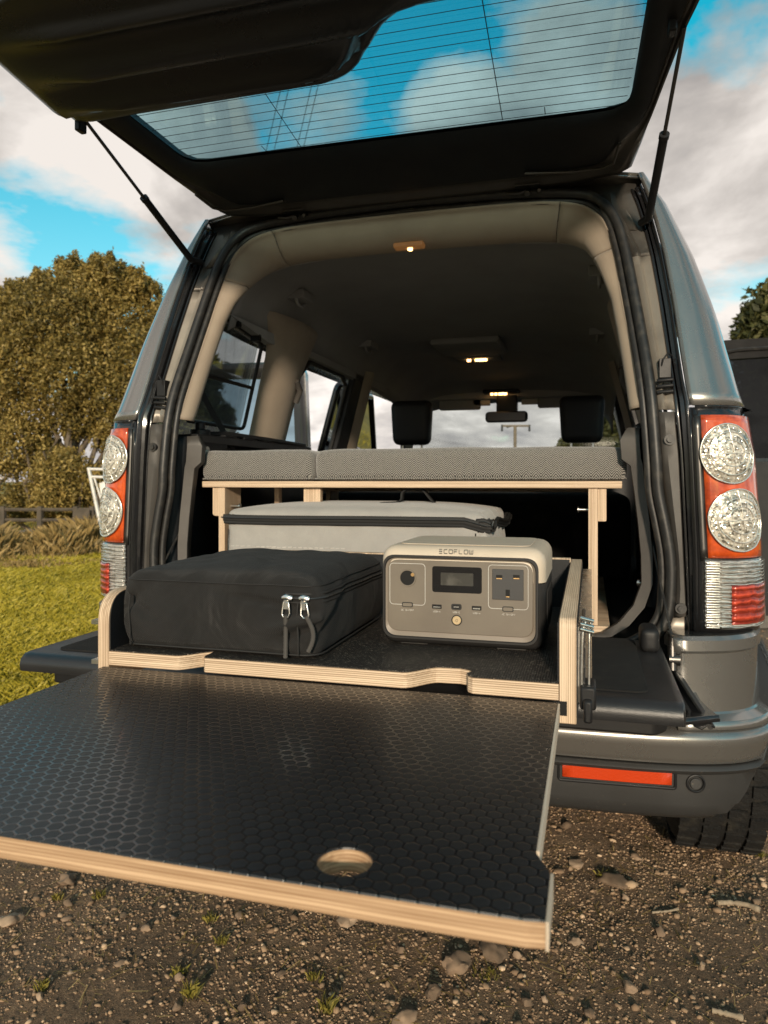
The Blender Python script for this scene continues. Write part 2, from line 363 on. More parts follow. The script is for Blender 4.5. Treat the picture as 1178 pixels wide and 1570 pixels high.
class MB:
    def __init__(s): s.v = []; s.f = []; s.m = []
    def add(s, v, f, m=0):
        b = len(s.v); s.v += [tuple(p) for p in v]; s.f += [tuple(i+b for i in q) for q in f]; s.m += [m]*len(f); return s
    def box(s, x0, x1, y0, y1, z0, z1, m=0):
        return s.add([(x0,y0,z0),(x1,y0,z0),(x1,y1,z0),(x0,y1,z0),(x0,y0,z1),(x1,y0,z1),(x1,y1,z1),(x0,y1,z1)],
                     [(0,3,2,1),(4,5,6,7),(0,1,5,4),(1,2,6,5),(2,3,7,6),(3,0,4,7)], m)
    def prism(s, poly, ax, a, b, mside=0, mcap=0):
        """poly: 2D points in the two axes other than ax (in order), extruded from a to b"""
        n = len(poly)
        def P(p, c): q = list(p); q.insert(ax, c); return q
        v = [P(p, a) for p in poly] + [P(p, b) for p in poly]
        ar = sum(poly[i][0]*poly[(i+1) % n][1]-poly[(i+1) % n][0]*poly[i][1] for i in range(n))
        flip = (ar > 0) == (ax == 1)
        if b < a: flip = not flip
        sides = [(i, (i+1) % n, n+(i+1) % n, n+i) for i in range(n)]
        caps = [tuple(range(n-1, -1, -1)), tuple(range(n, 2*n))]
        if flip: sides = [q[::-1] for q in sides]; caps = [q[::-1] for q in caps]
        s.add(v, sides, mside); bb = len(s.v)-2*n
        s.f += [tuple(i+bb for i in q) for q in caps]; s.m += [mcap]*2
        return s
    def grid(s, rows, close=False, m=0, flip=False):
        n = len(rows[0]); v = [p for r in rows for p in r]; f = []
        for i in range(len(rows)-1):
            for j in range(n if close else n-1):
                a = i*n+j; b = i*n+(j+1) % n; q = (a, b, b+n, a+n); f.append(q[::-1] if flip else q)
        return s.add(v, f, m)
    def tube(s, path, r, seg=8, closed=False, cap=True, flat=None, m=0):
        P = [Vector(p) for p in path]; n = len(P); rows = []
        up = Vector((0, 0, 1)); prev = None
        for i, p in enumerate(P):
            if closed: t = (P[(i+1) % n]-P[i-1])
            else: t = P[min(i+1, n-1)]-P[max(i-1, 0)]
            t.normalize()
            if prev is None:
                a = t.cross(up) if abs(t.z) < .9 else t.cross(Vector((1, 0, 0)))
            else:
                a = prev - t*prev.dot(t)
            a.normalize(); prev = a; b = t.cross(a)
            rr = r[i] if hasattr(r, '__len__') else r
            k = flat or 1
            rows.append([p + (a*math.cos(2*PI*j/seg)*k + b*math.sin(2*PI*j/seg))*rr for j in range(seg)])
        if closed: rows.append(rows[0])
        s.grid(rows, close=True, m=m, flip=True)
        if cap and not closed:
            bb = len(s.v)-len(rows)*seg
            s.f += [tuple(bb+j for j in range(seg)), tuple(bb+(len(rows)-1)*seg+j for j in range(seg-1, -1, -1))]; s.m += [m, m]
        return s
    def cyl(s, p0, p1, r, seg=16, m=0): return s.tube([p0, p1], r, seg, m=m)
    def mesh(s, name):
        me = bpy.data.meshes.new(name); me.from_pydata(s.v, [], s.f)
        if any(s.m): me.polygons.foreach_set('material_index', s.m)
        me.update(); return me
def fixnormals(o):
    bm = bmesh.new(); bm.from_mesh(o.data); bmesh.ops.recalc_face_normals(bm, faces=bm.faces); bm.to_mesh(o.data); bm.free(); return o
def lin(pts, n):
    """resample an open polyline of tuples to n points with smooth (Catmull-Rom) interpolation"""
    P = [Vector(p) for p in pts]; out = []
    k = len(P)-1
    for i in range(n):
        t = i/(n-1)*k; a = min(int(t), k-1); u = t-a
        p0, p1, p2, p3 = P[max(a-1, 0)], P[a], P[a+1], P[min(a+2, k)]
        out.append(.5*((2*p1)+(-p0+p2)*u+(2*p0-5*p1+4*p2-p3)*u*u+(-p0+3*p1-3*p2+p3)*u**3))
    return out
def interp(z, tab):
    if z <= tab[0][0]: return tab[0][1]
    for (a, u), (b, v) in zip(tab, tab[1:]):
        if z <= b: return u+(v-u)*(z-a)/(b-a)
    return tab[-1][1]
def roundpoly(pts, r, n=5):
    out = []; k = len(pts); R = r if hasattr(r, '__len__') else [r]*k
    for i in range(k):
        p = Vector(pts[i]); a = (Vector(pts[i-1])-p); b = (Vector(pts[(i+1) % k])-p)
        rr = R[i]
        if rr == 0: out.append(tuple(p)); continue
        ang = a.angle(b); d = min(rr/math.tan(ang/2), a.length*.49, b.length*.49)
        A = p+a.normalized()*d; B = p+b.normalized()*d
        for j in range(n+1):
            u = j/n; out.append(tuple(A*(1-u)**2+p*2*u*(1-u)+B*u*u))
    return out
def byangle(poly, c, n=96, extra=()):
    """radial resampling of a star-shaped polygon"""
    out = []; k = len(poly)
    angs = sorted([2*PI*i/n for i in range(n)])
    for a in angs:
        d = Vector((math.cos(a), math.sin(a))); best = None
        for i in range(k):
            p = Vector(poly[i])-Vector(c); q = Vector(poly[(i+1) % k])-Vector(c); e = q-p
            den = d.x*e.y-d.y*e.x
            if abs(den) < 1e-12: continue
            t = (p.x*e.y-p.y*e.x)/den; u = (p.x*d.y-p.y*d.x)/den
            if t > 0 and -1e-6 <= u <= 1+1e-6 and (best is None or t > best): best = t
        out.append((c[0]+d.x*best, c[1]+d.y*best))
    return out
def rbox(wx, dy, hz, r, n=10, cx=0, cy=0, cz=0, disp=None, cuts=None, ez=None, nx=None, ny=None, nz=None):
    """rounded box centred on cx,cy with base at cz; disp(p, normal) -> offset vector"""
    hx, hy, hh = wx/2, dy/2, hz/2
    def lines(h, m):
        core = [-h+r+(2*h-2*r)*i/m for i in range(m+1)]
        e = [-h+r-r*math.sin(PI/2*k/4) for k in (4, 3, 2, 1)]
        return e+core+[-v for v in reversed(e)]
    X, Y, Z = lines(hx, nx or n), lines(hy, ny or n), lines(hh, nz or n)
    if cuts: Z = sorted(Z+[c-hh for c in cuts])
    mb = MB(); idx = {}; V = []
    def vert(x, y, z):
        k = (round(x, 6), round(y, 6), round(z, 6))
        if k not in idx:
            p = Vector((x, y, z)); c = Vector((max(-hx+r, min(hx-r, x)), max(-hy+r, min(hy-r, y)), max(-hh+r, min(hh-r, z))))
            d = p-c; nrm = d.normalized() if d.length > 1e-9 else Vector((0, 0, 1)); q = c+nrm*r if d.length > 1e-9 else p
            # map: faces flush keep plane
            if disp:
                q = q + disp(q+Vector((0, 0, hh)), nrm)
            idx[k] = len(V); V.append((q.x+cx, q.y+cy, q.z+hh+cz))
        return idx[k]
    F = []
    def face(A, B, fn, flip):
        for i in range(len(A)-1):
            for j in range(len(B)-1):
                q = [fn(A[i], B[j]), fn(A[i+1], B[j]), fn(A[i+1], B[j+1]), fn(A[i], B[j+1])]
                if flip: q.reverse()
                if len(set(q)) >= 3: F.append(tuple(q))
    face(X, Y, lambda a, b: vert(a, b, hh), False); face(X, Y, lambda a, b: vert(a, b, -hh), True)
    face(X, Z, lambda a, b: vert(a, -hy, b), False); face(X, Z, lambda a, b: vert(a, hy, b), True)
    face(Y, Z, lambda a, b: vert(hx, a, b), False); face(Y, Z, lambda a, b: vert(-hx, a, b), True)
    mb.v = V; mb.f = F; mb.m = [0]*len(F); return mb
def fastmesh(name, V, F, tone=None):
    """V (n,3) float, F (m,k) int ; tone per vertex"""
    me = bpy.data.meshes.new(name); n, m, k = len(V), len(F), F.shape[1]
    me.vertices.add(n); me.vertices.foreach_set('co', np.ascontiguousarray(V, np.float32).ravel())
    me.loops.add(m*k); me.loops.foreach_set('vertex_index', np.ascontiguousarray(F, np.int32).ravel())
    me.polygons.add(m); me.polygons.foreach_set('loop_start', np.arange(0, m*k, k, dtype=np.int32))
    me.update(calc_edges=True)
    if tone is not None:
        a = me.attributes.new('tone', 'FLOAT', 'POINT'); a.data.foreach_set('value', np.ascontiguousarray(tone, np.float32))
    return me
ts, tcx = math.sin(rad(15.8)), math.cos(rad(15.8))
def on_ground(u, v, z=0):
    a = (u-589)/1120; b = (738-v)/1120; t = (z-H)/b
    return (.446+(tcx*a-ts)*t, -1.57+(ts*a+tcx)*t)

# ================================================================== GROUND
GRX0, GRY0 = .446, -1.57
def nz2(x, y, s, seed=0):   # cheap vectorised value noise
    x = x*s+seed*17.3; y = y*s+seed*9.1; xi = np.floor(x).astype(int); yi = np.floor(y).astype(int); fx = x-xi; fy = y-yi
    fx = fx*fx*(3-2*fx); fy = fy*fy*(3-2*fy)
    def h(a, b):
        n = (a*374761393+b*668265263+seed*1442695) & 0x7fffffff; n = ((n ^ (n >> 13))*1274126177) & 0x7fffffff
        return ((n ^ (n >> 16)) & 0xffff)/65535.
    return (h(xi, yi)*(1-fx)+h(xi+1, yi)*fx)*(1-fy)+(h(xi, yi+1)*(1-fx)+h(xi+1, yi+1)*fx)*fy
def edge_grass(x, y):       # > 0 in the grass field
    e1 = -(x+2.45+.25*(y-1.7)*0) + .5*(nz2(x, y, 1.1, 3)-.5)+.25*(nz2(x, y, 4, 4)-.5)
    e2 = (y-8.5)+.8*(nz2(x, y, .8, 5)-.5)
    return np.maximum(e1, e2)
def gz(x, y):
    x = np.asarray(x, float); y = np.asarray(y, float)
    near = np.clip(1-np.hypot(x-.2, y+.2)/9, 0, 1)
    z = (.018*(nz2(x, y, 2.2, 1)-.5)+.010*(nz2(x, y, 9, 2)-.5)+.006*(nz2(x, y, 28, 6)-.5))*near
    z += .10*(nz2(x, y, .35, 7)-.5)*np.clip((np.hypot(x, y)-3)/6, 0, 1)
    bank = np.clip((y-10.5)/4, 0, 1)*np.clip((-x-3)/3, 0, 1)
    return z+.55*bank*bank*(3-2*bank)
def axis_pts(c, near, step, far):
    a = list(np.arange(0, near, step)); s = step
    while a[-1] < far: s *= 1.11; a.append(a[-1]+s)
    a = np.array(a); return np.unique(np.concatenate([c-a, c+a]))
gx = axis_pts(.2, 2.4, .022, 450); gy = axis_pts(.6, 2.0, .022, 450)
GX, GY = np.meshgrid(gx, gy); V = np.stack([GX, GY, gz(GX, GY)], -1).reshape(-1, 3)
nx_, ny_ = len(gx), len(gy); ii, jj = np.meshgrid(np.arange(nx_-1), np.arange(ny_-1)); a = (jj*nx_+ii).ravel()
ground_me = fastmesh('ground', V, np.stack([a, a+1, a+1+nx_, a+nx_], 1), np.clip(edge_grass(V[:, 0], V[:, 1])*3+.5, 0, 1))
def groundmat():
    m = mat('ground', (.1, .08, .05), .95); t = m.node_tree; b = t.nodes['Principled BSDF']
    tcn = N(t, 'ShaderNodeTexCoord'); vec = tcn.outputs['Object']
    f1 = noise_n(t, vec, 3, 6, .7); f2 = noise_n(t, vec, 55, 6, .75); f3 = noise_n(t, vec, 220, 4, .8)
    base = ramp(t, f1, [(.3, (.15, .090, .048)), (.55, (.24, .152, .086)), (.75, (.33, .222, .13))])
    base = mixc(t, ramp(t, f2, [(.38, .75), (.58, 0.0)]), base, (.055, .037, .023))
    base = mixc(t, ramp(t, f3, [(.56, 0.0), (.74, .75)]), base, (.42, .31, .21))
    gr = ramp(t, noise_n(t, vec, .7, 5, .6), [(.3, (.14, .11, .02)), (.6, (.27, .21, .03)), (.8, (.24, .16, .05))])
    at = N(t, 'ShaderNodeAttribute', attribute_name='tone')
    t.links.new(mixc(t, at.outputs['Fac'], base, gr), b.inputs['Base Color'])
    bn = N(t, 'ShaderNodeBump'); bn.inputs['Strength'].default_value = .9; bn.inputs['Distance'].default_value = .012
    t.links.new(mth(t, 'ADD', f2, mth(t, 'MULTIPLY', f3, .35)), bn.inputs['Height']); t.links.new(bn.outputs[0], b.inputs['Normal'])
groundmat()
g = obj('ground', ground_me, 'ground', smooth=180); g['kind'] = 'structure'

# ================================================================== CAR
car = thing('car', 'grey four-wheel-drive car with its tailgate raised, flap down and side doors open', 'car', (0, 0, 0))
XIN = [(.40, .65), (.825, .651), (.968, .651), (1.27, .637), (1.31, .631), (1.40, .622), (1.50, .613), (1.62, .598), (1.755, .572), (1.83, .550)]
KK = [(1.0, 1.0), (1.17, .97), (1.27, .88), (1.467, .72), (1.658, .48), (1.755, .33), (1.83, .10)]
CORN = [(.66, 0), (.68, .0015), (.70, .004), (.718, .010), (.735, .020), (.752, .034), (.765, .050), (.777, .072), (.785, .10), (.797, .17), (.808, .26), (.82, .38), (.835, .5), (.85, .65)]
SIDE = CORN+[(.860, .9), (.868, 1.2), (.872, 1.5)]
def yr(z): return 0 if z <= 1.27 else (z-1.27)*.364 if z > 1.30 else (z-1.27)*.364*(z-1.27)/.03
def skin(cx_, cy_, z, sgn, off=0):
    xi = interp(z, XIN); k = interp(z, KK)
    x = xi+.009+(cx_-.66)*k
    fade = max(0, 1-cy_/1.2)
    return (sgn*(x+off*.7), cy_+yr(z)*fade-off*.7, z)
def zlist(a, b, n): return [a+(b-a)*i/(n-1) for i in range(n)]

for sg in (1, -1):
    # upper quarter: from the lamp to the roof, with the turned-in flange beside the tailgate gap
    rows = []
    for z in zlist(1.273, 1.83, 22):
        xi = interp(z, XIN); yy = yr(z)
        r = [(sg*(xi+.0005), yy+.010, z), (sg*(xi+.001), yy+.004, z), (sg*(xi+.0035), yy+.0006, z)] + [skin(cx_, cy_, z, sg) for cx_, cy_ in SIDE[0:9]]
        # quarter window: skin continues forward as pillar only
        r += [skin(cx_, cy_, z, sg) for cx_, cy_ in SIDE[9:11]]
        rows.append(r)
    o = fixnormals(obj('rear_quarter_panel', MB().grid(rows), 'paint', car, smooth=60, solid=.004))
    # side skin above the belt line from the quarter window to the front: rail over the windows
    rows = []
    for k in range(9):
        u = k/8; rows.append([(sg*min(.735-.10*u+(-.02 if y > 2.2 else 0)*1.0, .446+(.118-.05*u)*(y+1.57)-.012), y, 1.60+.245*u-.035*u*(y > 2.6)) for y in (.42, .7, 1.2, 1.8, 2.4, 2.7, 3.0)])
    fixnormals(obj('roof_rail_panel', MB().grid(rows), 'paint', car, smooth=60, solid=.004))
    # lower body side
    rows = []
    for z in zlist(.50, 1.27, 14):
        arch = lambda y: math.hypot(y-1.0, (z-.42)*1.0) < .44
        rows.append([(sg*(.86+.012*math.sin(PI*(z-.5)/.8)), y, z) for y in (1.46, 1.6, 1.8)])
    fixnormals(obj('side_sill_panel', MB().grid(rows), 'paint', car, smooth=60, solid=.004))
    rows = []
    for z in zlist(.86, 1.262, 10):
        rows.append([skin(cx_, cy_, z, sg) for cx_, cy_ in SIDE[9:]])
    fixnormals(obj('quarter_side_panel', MB().grid(rows), 'paint', car, smooth=60, solid=.004))
    # front wing
    rows = []
    for z in zlist(.80, 1.16, 7):
        rows.append([(sg*(.872-.05*max(0, y-3.4)**1.5), y, z) for y in (2.85, 3.0, 3.3, 3.6, 3.9, 4.1)])
    fixnormals(obj('front_wing', MB().grid(rows), 'paint', car, smooth=60, solid=.004))

# roof and bonnet
rows = []
for y in (.215, .26, .4, .8, 1.4, 2.0, 2.5, 2.68):
    d = 0 if y > .3 else (.3-y)*.25
    rows.append([(x, y, 1.885-.05*(abs(x)/.6)**3.2-d-(.03 if y > 2.6 else 0)) for x in [(.555+.065*min(1, (y-.215)/.6))*(-1+2*i/14) for i in range(15)]])
fixnormals(obj('roof', MB().grid(rows), 'paint', car, smooth=60, solid=.004))
rows = []
for y, zc in ((2.85, 1.20), (3.0, 1.21), (3.5, 1.19), (4.0, 1.13), (4.12, 1.02), (4.15, .7), (4.14, .45)):
    rows.append([(x, y-.25*(abs(x)/.87)**4*(y > 3.6), zc-.04*(abs(x)/.87)**4) for x in [-.87+1.74*i/12 for i in range(13)]])
fixnormals(obj('bonnet', MB().grid(rows), 'paint', car, smooth=60, solid=.004))
mb = MB().box(-.62, .62, .12, 4.0, .50, .60).box(-.45, .45, .55, 4.0, .40, .52)
mb.cyl((-.7, .93, .37), (.7, .93, .37), .05, 12)
obj('underbody', mb, 'black_plastic', car, bevel=.02)

# ---- jamb: recessed black channel, painted jamb and lower cover on each side of the opening
def rail(tab, z): return interp(z, tab)
SO = [(.76, .57), (.845, .612), (.90, .617), (.967, .615), (1.036, .606), (1.17, .589), (1.31, .579), (1.46, .559), (1.645, .533), (1.75, .47)]   # seal outer
JO = [(.78, .640), (.90, .635), (1.17, .623), (1.31, .610), (1.514, .590), (1.638, .574), (1.75, .552), (1.82, .53)]                              # jamb outer
for sg in (1, -1):
    def strip(z0, z1, n, cols, name, material, ybase=0):
        rows = []
        for z in zlist(z0, z1, n):
            yy = yr(z)+ybase; rows.append([(sg*fx(z), yy+oy, z) for fx, oy in cols])
        return fixnormals(obj(name, MB().grid(rows), material, car, smooth=50, solid=.003))
    so_, jo_, xi_ = (lambda z: interp(z, SO)), (lambda z: interp(z, JO)), (lambda z: interp(z, XIN))
    # painted jamb, pressed with a shallow channel
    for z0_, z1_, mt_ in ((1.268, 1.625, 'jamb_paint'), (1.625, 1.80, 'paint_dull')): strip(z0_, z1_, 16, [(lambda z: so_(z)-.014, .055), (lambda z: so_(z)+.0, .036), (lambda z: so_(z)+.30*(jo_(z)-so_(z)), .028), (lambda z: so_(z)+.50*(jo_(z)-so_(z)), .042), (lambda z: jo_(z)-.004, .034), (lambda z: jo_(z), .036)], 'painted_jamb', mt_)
    # black gap channel with two fine seams
    strip(.80, 1.80, 30, [(lambda z: jo_(z)-.001, .033), (lambda z: jo_(z)+.003, .034), (lambda z: jo_(z)+.005, .060), (lambda z: jo_(z)+.45*(xi_(z)-jo_(z)), .060), (lambda z: jo_(z)+.47*(xi_(z)-jo_(z)), .024), (lambda z: jo_(z)+.62*(xi_(z)-jo_(z)), .022), (lambda z: jo_(z)+.66*(xi_(z)-jo_(z)), .055), (lambda z: xi_(z)-.004, .050), (lambda z: xi_(z)-.0015, .0035)], 'gap_channel', 'black_gloss')
    rows = [[(sg*(jo_(z)+.42*(xi_(z)-jo_(z))+.006), yr(z)+.019, z), (sg*(jo_(z)+.42*(xi_(z)-jo_(z))+.0075), yr(z)+.017, z), (sg*(jo_(z)+.42*(xi_(z)-jo_(z))+.009), yr(z)+.019, z)] for z in zlist(.86 if sg > 0 else 1.04, 1.78, 26)]
    fixnormals(obj('gap_trim_strip', MB().grid(rows), 'grey_trim', car, solid=.002))
    # lower black cover beside the seal
    strip(.845, 1.262, 16, [(lambda z: so_(z)-.014, .055), (lambda z: so_(z)+.0, .030), (lambda z: so_(z)+.25*(jo_(z)-so_(z)), .022), (lambda z: jo_(z)-.006, .024), (lambda z: jo_(z)-.002, .034)], 'lower_jamb_cover', 'grey_trim')
    # body coloured sill corner under the cover
    rows = []
    for z in zlist(.70, .842, 6):
        rows.append([(sg*.596, .085, z), (sg*.600, .070, z), (sg*.606, .056, z), (sg*.632, .052, z), (sg*.640, .064, z)])
    fixnormals(obj('sill_corner', MB().grid(rows), 'jamb_paint', car, smooth=50, solid=.004))
    # rubber buffers and latch
    for (x, z) in ((.601, 1.205), (.622, .862)):
        mbb = MB(); y0 = .022 if z > 1 else .022
        mbb.tube([(sg*x, y0+.01, z), (sg*x, y0-.004, z)], .011, 18)
        mbb.tube([(sg*x, y0-.004, z), (sg*x, y0-.009, z)], .006, 14)
        obj('rubber_buffer', mbb, 'rubber', car)
    mbl = MB().box(*sorted((sg*.583, sg*.606)), .045, .08, 1.335, 1.375)
    for k in range(3): mbl.cyl((sg*.578, .042, 1.328-.012*k), (sg*.610, .040, 1.330-.012*k), .0045, 8)
    mbl.tube([(sg*.585, .05, 1.35), (sg*.590, .042, 1.372), (sg*.600, .048, 1.386), (sg*.610, .055, 1.38)], .0022, 6)
    obj('wiring_clip', mbl, 'black_plastic', car, bevel=.002)
    # fat blob of sealant / bolt plates above
    mbl = MB().tube([(sg*.555, .258, 1.785), (sg*.555, .235, 1.785)], .008, 10).tube([(sg*.548, .262, 1.80), (sg*.548, .245, 1.80)], .006, 10)
    obj('hinge_bolt', mbl, 'dark_steel', car)
    # dark top corner between jamb and roof
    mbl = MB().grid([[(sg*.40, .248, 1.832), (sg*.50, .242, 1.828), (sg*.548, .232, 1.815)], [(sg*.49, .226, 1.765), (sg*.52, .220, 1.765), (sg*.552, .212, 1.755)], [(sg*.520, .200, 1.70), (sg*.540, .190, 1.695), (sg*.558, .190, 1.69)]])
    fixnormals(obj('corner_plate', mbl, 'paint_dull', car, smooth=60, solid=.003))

# door seal round the opening (one loop of double rubber profile)
half = [(.0, .752), (.30, .752), (.48, .756), (.555, .785), (.595, .835), (.604, .90), (.603, .967), (.592, 1.036), (.580, 1.10), (.576, 1.17), (.566, 1.31), (.548, 1.46), (.528, 1.60), (.518, 1.66), (.503, 1.72), (.474, 1.770), (.418, 1.803), (.27, 1.820), (.10, 1.826), (0, 1.828)]
loop = half+[(-x, z) for x, z in half[-2:0:-1]]
pts = [(x, yr(z)+.030, z) for x, z in loop]
pts = [p for p in lin(pts+[pts[0]], 190)][:-1]
mb = MB(); mb.tube(pts, .0115, 8, closed=True)
inner = []
for i, p in enumerate(pts):
    t_ = (pts[(i+2) % len(pts)]-pts[i-2]); n_ = Vector((-t_.z, 0, t_.x)).normalized()
    if n_.dot(Vector((-p.x, 0, 1.3-p.z))) < 0: n_ = -n_
    inner.append(p+n_*.016+Vector((0, .013, 0)))
mb.tube(inner, .0085, 8, closed=True)
obj('door_seal', mb, 'rubber', car, smooth=80)

# ---- tail lamps
def surf(s, z, sg, off=0):
    """point on the rear corner, s = arc length outward from the lamp's inner edge"""
    acc = 0; P = CORN
    for a, b in zip(P, P[1:]):
        L = math.hypot(b[0]-a[0], b[1]-a[1])
        if acc+L >= s or b is P[-1]:
            u = (s-acc)/L; x = a[0]+(b[0]-a[0])*u; y = a[1]+(b[1]-a[1])*u
            nx, ny = (b[1]-a[1])/L, -(b[0]-a[0])/L
            p = skin(x, y, z, 1); return (sg*(p[0]+nx*off), p[1]+ny*off, z)
        acc += L
def patch(s0, s1, z0, z1, sg, off, ns=10, nz_=10):
    return [[surf(s0+(s1-s0)*i/ns, z0+(z1-z0)*j/nz_, sg, off) for i in range(ns+1)] for j in range(nz_+1)]
def disc_rows(sc_, zc, r, sg, off, dome, nr=7, na=40):
    rows = []
    for k in range(nr+1):
        q = r*k/nr if k else 1e-4
        rows.append([surf(sc_+q*math.cos(2*PI*a/na), zc+q*math.sin(2*PI*a/na), sg, off+dome*(1-(k/nr)**2)) for a in range(na)])
    return rows
for sg in (1, -1):
    mb = MB().grid(patch(-.008, .24, .818, 1.268, sg, -.002, 14, 16))
    mb.grid([[ (sg*(.646), .05, z), surf(-.008, z, sg, -.001)] for z in zlist(.818, 1.268, 8)])
    mb.grid([[ (sg*(.655+.11*k/6), .08, 1.268) for k in range(7)], [surf(.0+.17*k/6, 1.268, sg, -.002) for k in range(7)]])
    lamp = fixnormals(obj('tail_lamp', mb, 'black_gloss', car, smooth=60, solid=.004))
    o = fixnormals(obj('lamp_frame', MB().grid(patch(-.004, .010, .962, 1.250, sg, .003, 2, 12)), 'dark_steel', lamp, smooth=60, solid=.003))
    # red-orange lens with a raised lip
    fixnormals(obj('orange_lens', MB().grid(patch(.010, .235, .968, 1.252, sg, .0035, 18, 20)), 'lens_orange', lamp, smooth=60, solid=.003))
    for zc, r in ((1.175, .059), (1.043, .0615)):
        sc_ = .063 if zc > 1.1 else .074
        d = fixnormals(obj('lamp_disc', MB().grid(disc_rows(sc_, zc, r, sg, .0085, .007, 14, 64), close=True), 'lens_disc', lamp, smooth=70))
        rl = random.Random(int(zc*1000)); na_ = len(d.data.polygons)//14; at_ = d.data.attributes.new('tone', 'FLOAT', 'FACE')
        cellv = {}
        def cell(k, a_):
            w_ = 3 if k < 5 else (4 if k < 9 else 8); key = (k//2 if k < 10 else k, a_//w_)
            if key not in cellv: cellv[key] = rl.random()
            return cellv[key]
        at_.data.foreach_set('value', [min(1, max(0, .15+.55*cell(i//na_, i % na_)+.45*rl.random()*(1 if (i//na_) < 10 else .5))) for i in range(len(d.data.polygons))])
        m2 = MB()
        for rr in (r, r*.72, r*.44):
            m2.tube([surf(sc_+rr*math.cos(2*PI*a/48), zc+rr*math.sin(2*PI*a/48), sg, .0085+.007*(1-(rr/r)**2)+.001) for a in range(48)], .0011 if rr < r else .0017, 6, closed=True)
        for k in range(4):
            a0 = k*PI/2+.06; m2.tube([surf(sc_+q*math.cos(a0), zc+q*math.sin(a0), sg, .0085+.007*(1-(q/r)**2)+.001) for q in [r*i/6 for i in range(7)]], .0008, 5)
        for k in range(8):
            a0 = (k+.5)*PI/4; m2.tube([surf(sc_+q*math.cos(a0), zc+q*math.sin(a0), sg, .0085+.007*(1-(q/r)**2)+.001) for q in [r*(.72+.28*i/3) for i in range(4)]], .0007, 5)
        obj('lens_ring', m2, 'lens_ring', lamp, smooth=80)
        m3 = MB()
        for rr, cnt in ((.22, 4), (.58, 12), (.86, 16)):
            for k in range(cnt):
                a0 = 2*PI*(k+.5)/cnt; c_, z_ = sc_+r*rr*math.cos(a0), zc+r*rr*math.sin(a0)
                q = .0028
                m3.grid([[surf(c_+q*s*math.cos(2*PI*a/8), z_+q*s*math.sin(2*PI*a/8), sg, .0085+.007*(1-rr*rr)+.0006+.0016*(1-s*s)) for a in range(8)] for s in (.05, .6, 1)], close=True)
        fixnormals(obj('lens_studs', m3, 'lens_ring', lamp, smooth=80))
    fixnormals(obj('clear_lens', MB().grid(patch(.004, .235, .828, .965, sg, .0035, 18, 12)), 'lens_clear', lamp, smooth=60, solid=.003))
    # horizontal prisms over the clear lens
    m4 = MB()
    for k in range(26):
        z = .831+k*.0051
        m4.tube([surf(s, z, sg, .0066) for s in (.006, .016, .026, .030)], .0014, 5)
    for k in range(19):
        z = .832+k*.0070
        m4.tube([surf(.034+.19*i/12, z+.0012*math.sin(i*2.1+k), sg, .0066) for i in range(13)], .0011, 5)
    obj('lens_ribs', m4, 'lens_ring', lamp, smooth=80)
    fixnormals(obj('red_lens', MB().grid(patch(.052, .20, .838, .915, sg, .0092, 14, 10)), 'lens_red_low', lamp, smooth=60, solid=.003))

# ---- bumper
PATH = [(0, -.115), (.25, -.113), (.45, -.108), (.58, -.098), (.66, -.082), (.72, -.058), (.765, -.022), (.795, .025), (.815, .09), (.828, .18), (.836, .30), (.842, .42), (.846, .56)]
PP = lin(PATH, 34); full = [Vector((-p.x, p.y)) for p in PP[:0:-1]]+[Vector((p.x, p.y)) for p in PP]
def bump_rows(profile, zfun=None, xlim=None):
    rows = []
    for i, p in enumerate(full):
        if xlim and not xlim(p): continue
        a = full[max(i-1, 0)]; b = full[min(i+1, len(full)-1)]; t = (b-a).normalized(); n = Vector((t.y, -t.x))
        row = []
        for off, z in profile:
            q = p+n*off
            zz_ = z
            if zfun: zz_ = zfun(p, z)
            row.append((q.x, q.y, zz_))
        rows.append(row)
    return rows
def bot(p): return interp(abs(p.x), [(.56, .0), (.60, .46), (.68, .470), (.72, .495), (.75, .535), (.775, .59), (.805, .66), (.84, .74)])
arch = lambda p, z: max(z, bot(p))
up = [(-.14, .656), (-.05, .656), (-.030, .654), (-.012, .650), (.0, .643), (.004, .633), (.002, .619), (-.004, .596), (-.006, .586), (-.012, .582)]
fixnormals(obj('bumper_upper', MB().grid(bump_rows(up, arch)), 'paint', car, smooth=50, solid=.004))
lo = [(-.016, .584), (-.004, .580), (.000, .574), (-.004, .568), (-.010, .564), (-.012, .54), (-.014, .505), (-.020, .484), (-.035, .471), (-.06, .465), (-.10, .462)]
bl = fixnormals(obj('bumper_lower', MB().grid(bump_rows(lo, arch)), 'bumper_low', car, smooth=50, solid=.004))
